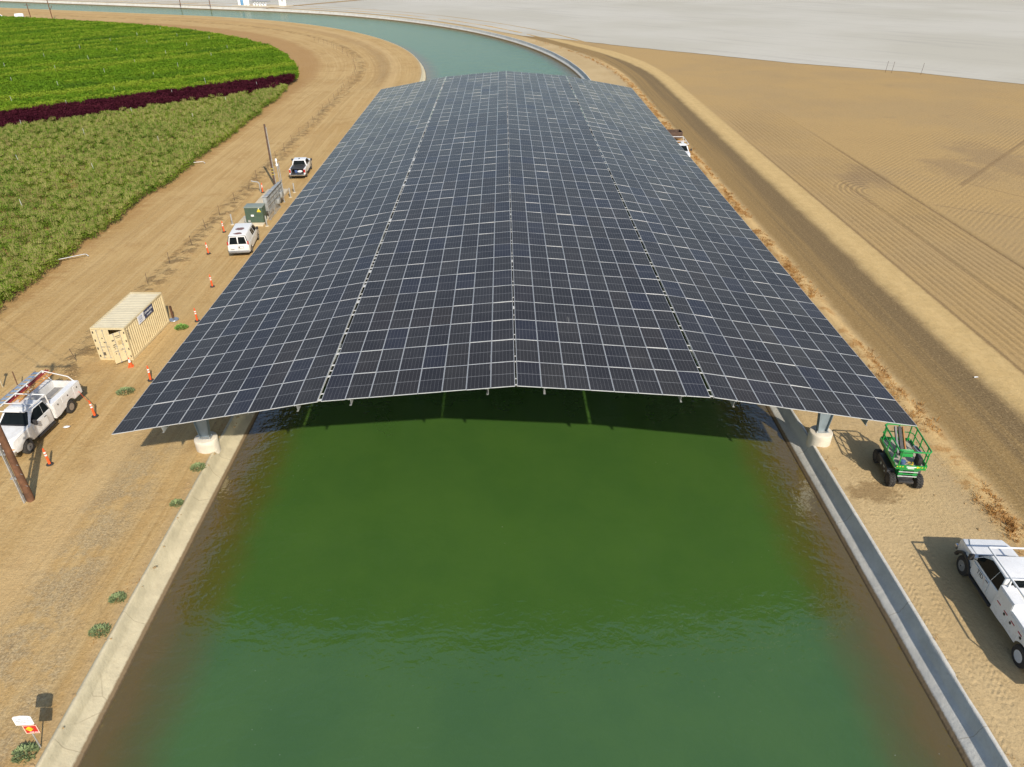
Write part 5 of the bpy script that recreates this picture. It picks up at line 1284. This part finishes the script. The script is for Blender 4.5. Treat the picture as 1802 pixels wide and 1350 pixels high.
# ------------------------------------------------------------------ vegetation
def leaf_mat(name, a, b, c, transl=.25, stripes=None, dry=None):
    t = NT(name); oi = t.n('ShaderNodeObjectInfo'); L = oi.outputs['Location']; rnd = oi.outputs['Random']
    P = t.pos()
    n = t.noise(L, .10, 4, .6); n2 = t.noise(L, 1.9, 2, .5)
    col = t.mix(t.step(n, .35, .65), a, b)
    col = t.mix(t.mul(t.step(rnd, .55, 1.), .7), col, c)
    if stripes:
        x, y, _ = t.sep(L); q = t.add(t.mul(x, stripes[0]), t.mul(y, stripes[1]))
        v = t.noise(t.comb(t.mul(q, .13), 0, 0), 1, 3, .6)
        v = t.add(v, t.mul(t.sub(n, .5), .25))
        col = t.mix(t.step(v, .50, .58), col, stripes[2]); col = t.mix(t.mul(t.step(v, .44, .37), .8), col, stripes[3])
    if dry: col = t.mix(t.mul(t.step(n2, .50, .66), t.mul(t.step(rnd, .3, .8), .5)), col, dry)
    leafn = t.noise(P, 6, 2, .5)
    col = t.mix(t.mul(t.step(leafn, .45, .75), .3), col, [min(1, v*1.6) for v in b])
    d = t.n('ShaderNodeBsdfDiffuse'); t.put(d.inputs[0], col)
    tr_ = t.n('ShaderNodeBsdfTranslucent'); t.put(tr_.inputs[0], col)
    mx_ = t.n('ShaderNodeMixShader'); mx_.inputs[0].default_value = transl
    t.t.links.new(d.outputs[0], mx_.inputs[1]); t.t.links.new(tr_.outputs[0], mx_.inputs[2]); t.t.links.new(mx_.outputs[0], t.out.inputs[0])
    return t.mat
def leafy(n, rad, h, ls, upright, mat, seeds=0, seedmat=None):
    m = MB()
    for i in range(n):
        q = random.random()*6.283; rr = rad*math.sqrt(random.random()); z = h*(.15+.85*random.random()**.7)
        b = Vector((math.cos(q)*rr, math.sin(q)*rr, z))
        d = Vector((math.cos(q+random.gauss(0, .8)), math.sin(q+random.gauss(0, .8)), random.gauss(upright, .4))).normalized()
        sd_ = d.orthogonal().normalized(); sd_ = (Matrix.Rotation(random.random()*6.28, 3, d) @ sd_)
        L = ls*random.uniform(.6, 1.3); wv_ = L*random.uniform(.16, .28)
        m.add([b, b+d*L*.5+sd_*wv_, b+d*L-Vector((0, 0, L*.12)), b+d*L*.5-sd_*wv_], [(0, 1, 2, 3)], 0)
    for i in range(seeds):
        q = random.random()*6.283; rr = rad*.7*random.random(); b = Vector((math.cos(q)*rr, math.sin(q)*rr, h*.8)); d = Vector((random.gauss(0, .2), random.gauss(0, .2), 1))
        s_ = Vector((.035, 0, 0)); u_ = Vector((0, .035, 0)); L = random.uniform(.25, .5)
        m.add([b-s_, b+s_, b+d*L], [(0, 1, 2)], 1); m.add([b-u_, b+u_, b+d*L], [(0, 1, 2)], 1)
    return m
def variants(tag_, k, fn, mats):
    c = bpy.data.collections.new(tag_)
    for i in range(k):
        m = fn(); me = bpy.data.meshes.new(tag_); me.from_pydata(m.v, [], m.f)
        for x in mats: me.materials.append(x)
        me.polygons.foreach_set('material_index', m.m)
        c.objects.link(bpy.data.objects.new(tag_, me))
    return c
def scatter(name, polys, coll, dens, smin, smax, seed, tilt=.12):
    """polys: list of convex quads on the ground that carry the plants"""
    V, F = [], []
    for q in polys:
        b = len(V); V += [(x, y, .0) for x, y in q]; F.append(tuple(range(b, b+len(q))))
    me = bpy.data.meshes.new(name); me.from_pydata(V, [], F); me.materials.append(t_.mat)
    o = bpy.data.objects.new(name, me); COL.objects.link(o); tag(o, kind='stuff')
    ng = bpy.data.node_groups.new(name, 'GeometryNodeTree')
    ng.interface.new_socket('Geometry', in_out='INPUT', socket_type='NodeSocketGeometry')
    ng.interface.new_socket('Geometry', in_out='OUTPUT', socket_type='NodeSocketGeometry')
    N = ng.nodes.new; a = N('NodeGroupInput'); z = N('NodeGroupOutput')
    d = N('GeometryNodeDistributePointsOnFaces'); d.inputs['Density'].default_value = dens; d.inputs['Seed'].default_value = seed
    ci = N('GeometryNodeCollectionInfo'); ci.inputs['Collection'].default_value = coll; ci.inputs['Separate Children'].default_value = True; ci.inputs['Reset Children'].default_value = True
    ip = N('GeometryNodeInstanceOnPoints'); ip.inputs['Pick Instance'].default_value = True
    rv = N('FunctionNodeRandomValue'); rv.data_type = 'FLOAT_VECTOR'; rv.inputs[0].default_value = (-tilt, -tilt, 0); rv.inputs[1].default_value = (tilt, tilt, 6.283)
    rs = N('FunctionNodeRandomValue'); rs.data_type = 'FLOAT'; rs.inputs[2].default_value = smin; rs.inputs[3].default_value = smax
    L = ng.links.new
    L(a.outputs[0], d.inputs[0]); L(d.outputs['Points'], ip.inputs['Points']); L(ci.outputs[0], ip.inputs['Instance'])
    L(rv.outputs[0], ip.inputs['Rotation']); L(rs.outputs[1], ip.inputs['Scale']); L(ip.outputs[0], z.inputs[0])
    md = o.modifiers.new('scatter', 'NODES'); md.node_group = ng
    return o
# boundary of the crop as a function of y (straight part) and round the bend
def bnd(s): return float(np.interp(s, [0, 95, 125, 151, 180, 212, 245, 299, 344, 380, 420], [-41.8, -42.0, -43.2, -45.8, -49.3, -52, -56, -58, -57, -55, -53]))
edge = []
for s in np.arange(-8, 470, 4.):
    x, y = st2xy(s, bnd(s)+1.2*vnoise(np.array(s*.3), np.array(.3)))
    edge.append((float(x), float(y)))
XL = -330
def row_polys(f0, f1):
    """slices between the crop edge and the far left, between two slanted lines y = f(x)"""
    P = []
    for (xa, ya), (xb, yb) in zip(edge[:-1], edge[1:]): P.append((xa, ya))
    return P
# lines bounding the dark red band: y on the edge and slope going left
k_m = (127.5-98)/(-50.0+84.6)
def red_lo(x): return 121.0+(x+43.8)*.96
def red_hi(x): return 135.5+(x+45.1)*.93
def edge_x(y):
    best = None
    for (xa, ya), (xb, yb) in zip(edge[:-1], edge[1:]):
        if min(ya, yb) <= y <= max(ya, yb) and ya != yb: 
            best = xa+(xb-xa)*(y-ya)/(yb-ya); break
    return best
near, red, grn = [], [], []
ST = 2.0
xs_ = np.arange(-42, XL, -ST)
from bisect import bisect
def top_y(x):       # where the crop ends at the far side for that x (bend)
    for (xa, ya), (xb, yb) in zip(edge[::-1][:-1], edge[::-1][1:]):
        if min(xa, xb) <= x <= max(xa, xb) and xa != xb: return ya+(yb-ya)*(x-xa)/(xb-xa)
    return 275.0
for x in np.arange(-44.5, XL, -ST):
    xa, xb = x, x-ST; mid = (xa+xb)/2
    jit = random.uniform(-.8, .8)
    ty_a, ty_b = top_y(xa), top_y(xb)
    def q(ya0, yb0, ya1, yb1): return [(xa, ya0), (xa, ya1), (xb, yb1), (xb, yb0)]
    lo_a, lo_b, hi_a, hi_b = [min(f(v), ty) for f, v, ty in ((red_lo, xa, ty_a), (red_lo, xb, ty_b), (red_hi, xa, ty_a), (red_hi, xb, ty_b))]
    y0 = 8 if mid > -120 else 60
    if lo_a > y0: near.append(q(y0, y0, lo_a, lo_b))
    if hi_a > lo_a+.5: red.append(q(lo_a, lo_b, hi_a, hi_b))
    if ty_a > hi_a+.5: grn.append(q(hi_a, hi_b, ty_a, ty_b))
M_NEAR = leaf_mat('crop_greygreen', (.13, .225, .030), (.215, .295, .038), (.30, .33, .07), .35, dry=(.33, .25, .11))
M_SEED = leaf_mat('crop_seedheads', (.32, .32, .10), (.38, .36, .13), (.28, .21, .10), .2)
M_GRN = leaf_mat('crop_green', (.125, .235, .018), (.175, .285, .02), (.10, .185, .02), .35, stripes=(-.68, .73, (.265, .345, .035), (.078, .145, .022)))
M_REDC = leaf_mat('crop_dark_red', (.050, .010, .018), (.068, .014, .022), (.034, .008, .012), .15)
cn_ = variants('plant_greygreen', 5, lambda: leafy(105, .42, 1.1, .17, .8, None, 12), [M_NEAR, M_SEED])
cg_ = variants('plant_green', 5, lambda: leafy(70, .50, 1.0, .30, 1.0, None), [M_GRN])
cr_ = variants('plant_dark_red', 4, lambda: leafy(70, .42, 1.15, .28, 1.2, None, 5), [M_REDC, M_REDC])
def near_far(polys, ycut):
    return polys
scatter('greygreen_crop', near, cn_, 2.5, .7, 1.3, 3, .2)
scatter('dark_red_crop', red, cr_, 3.6, .8, 1.25, 4)
scatter('green_crop', grn, cg_, 2.4, .7, 1.3, 5, .15)
# ragged fringe of plants along the crop edge
fr = []
for (xa, ya), (xb, yb) in zip(edge[:-1], edge[1:]):
    if ya > 10: fr.append((xa, ya, xb, yb))
fn_, fg_ = [], []
for xa, ya, xb, yb in fr:
    d = Vector((xb-xa, yb-ya, 0)).normalized(); n_ = Vector((-d.y, d.x, 0))
    w_ = 3.2
    quad = [(xa, ya), (xb, yb), (xb+n_.x*w_, yb+n_.y*w_), (xa+n_.x*w_, ya+n_.y*w_)]
    (fn_ if ya < 122 else fg_ if ya > 134 else red).append(quad) if not (122 <= ya <= 134) else None
scatter('greygreen_crop_edge', fn_, cn_, 4.2, .7, 1.2, 8); scatter('green_crop_edge', fg_, cg_, 3.2, .7, 1.2, 9)

# dry weeds along the right verge: one joined sheet of tufts
M_DRY = NT('dry_weed'); P_ = M_DRY.pos()
cc_ = M_DRY.mix(M_DRY.step(M_DRY.noise(P_, 1.3, 3), .35, .65), (.42, .215, .06), (.26, .125, .04)); cc_ = M_DRY.mix(M_DRY.step(M_DRY.noise(P_, 9, 2), .5, .75), cc_, (.58, .38, .15))
M_DRY.principled(cc_, .9, 0, .1)
V, F = [], []
def blades(V, F, x, y, z, n, rad, h, wd):
    for _ in range(n):
        q = random.random()*6.283; r_ = rad*random.random(); b = np.array([x+math.cos(q)*r_, y+math.sin(q)*r_, z])
        d = np.array([math.cos(q)*random.uniform(.1, 1.1), math.sin(q)*random.uniform(.1, 1.1), 1.0])*h*random.uniform(.4, 1.1)
        a = random.random()*6.283; s_ = np.array([math.cos(a), math.sin(a), 0])*wd; k = len(V)
        V += [b-s_, b+s_, b+d*.6+s_*.7+np.array([0, 0, .02]), b+d]; F += [(k, k+1, k+2, k+3)]
for _ in range(2600):
    s = random.triangular(-14, 200, 0) if random.random() < .6 else random.uniform(-14, 130)
    c = 25.45 if s < 130 else 25.45-(s-130)*.06
    if vnoise(np.array(s*.35), np.array(4.2)) < -.3: continue
    t0 = random.gauss(c, .34); x, y = st2xy(s, t0)
    blades(V, F, float(x), float(y), .05, random.randint(9, 18), random.uniform(.10, .34), random.uniform(.08, .30), .016)
for _ in range(420):     # sparse growth at the edge of the linings
    s = random.uniform(-14, 60); sg = random.choice((-1, 1, 1)); t0 = sg*random.uniform(17.95, 18.5)
    if vnoise(np.array(s*.5), np.array(sg*9.)) < .03: continue
    x, y = st2xy(s, t0); blades(V, F, float(x), float(y), .0, random.randint(4, 9), .12, .14, .012)
tag(obj_of(np_mesh('dry_weeds', V, F, M_DRY.mat)), kind='stuff')

# clods and stones
V, F = [], []
ico = bmesh.new(); bmesh.ops.create_icosphere(ico, subdivisions=1, radius=1); iv = np.array([v.co[:] for v in ico.verts]); if_ = np.array([[v.index for v in f.verts] for f in ico.faces]); ico.free()
def stone(x, y, r):
    q = iv*(1+RNG.uniform(-.3, .3, (len(iv), 1)))*np.array([r*RNG.uniform(.8, 1.5), r*RNG.uniform(.8, 1.5), r*RNG.uniform(.4, .8)]); V.append(q+np.array([x, y, r*.15])); F.append(if_+len(iv)*len(F))
for _ in range(5200):
    u = random.random()
    if u < .60: s = random.uniform(8, 150); t0 = random.gauss(-31.4-(.02*max(0, s-95)), .55)
    elif u < .68: s = random.uniform(-14, 40); t0 = random.gauss(-18.4, .35)
    elif u < .78: s = random.uniform(-14, 80); t0 = random.gauss(25.0, .8)
    elif u < .88: s = random.uniform(115, 200); t0 = random.gauss(-26, 1.2)
    else: s = random.uniform(8, 120); t0 = random.gauss(-31.4, .9)
    x, y = st2xy(s, t0); stone(float(x), float(y), min(.10, abs(random.gauss(0, .036))+.013))
cl_ = NT('clod_earth'); cl_.principled(cl_.mix(cl_.noise(cl_.pos(), 1.2, 3), (.34, .22, .10), (.44, .31, .16)), .95, 0, .1)
tag(obj_of(np_mesh('stones', np.concatenate(V), np.concatenate(F), cl_.mat)), kind='stuff')

# green weed clumps
M_WEED = simple('weed_green', (.20, .25, .10), .8, 0, .3, 9)
for (x, y, r_, h, lb) in ((-18.25, 4.3, 0.328, 0.240, 'round grey green weed beside the left footing on the lining edge'), (-18.3, 1.2, 0.250, 0.192, 'lone small green weed on the left bank below the footing'),
        (-18.5, -5.35, 0.281, 0.208, 'upper of two round green weeds at the left lining near the bottom'), (-18.45, -7.2, 0.351, 0.256, 'lower and larger of two round green weeds at the left lining'),
        (-18.6, -12.8, 0.374, 0.272, 'green weed at the foot of the warning sign'), (-26.05, 12.6, 0.484, 0.240, 'flat green weed patch on the sand right of the utility truck'), (-25.8, 21.9, 0.429, 0.272, 'bright green weed patch right of the cream container')):
    V, F = [], []
    n = 420
    for i in range(n):
        q = random.random()*6.283; rr = r_*math.sqrt(random.random()); b = np.array([x+math.cos(q)*rr*1.1, y+math.sin(q)*rr*.9, .02+h*(1-(rr/r_)**2)*random.random()])
        d = np.array([math.cos(q+random.gauss(0, .7)), math.sin(q+random.gauss(0, .7)), random.uniform(.1, 1.3)]); d = d/np.linalg.norm(d)*random.uniform(.08, .2)
        s_ = np.cross(d, [0, 0, 1]); s_ = s_/(np.linalg.norm(s_)+1e-6)*.035; k = len(V)
        V += [b, b+d*.5+s_, b+d, b+d*.5-s_]; F.append((k, k+1, k+2, k+3))
    o = obj_of(np_mesh('weed_clump', V, F, simple('weed_bright', (.16, .30, .05), .8, 0, .3, 9) if 'bright' in lb else M_WEED)); tag(o, lb, 'weed', 'green weed clumps on the left bank')
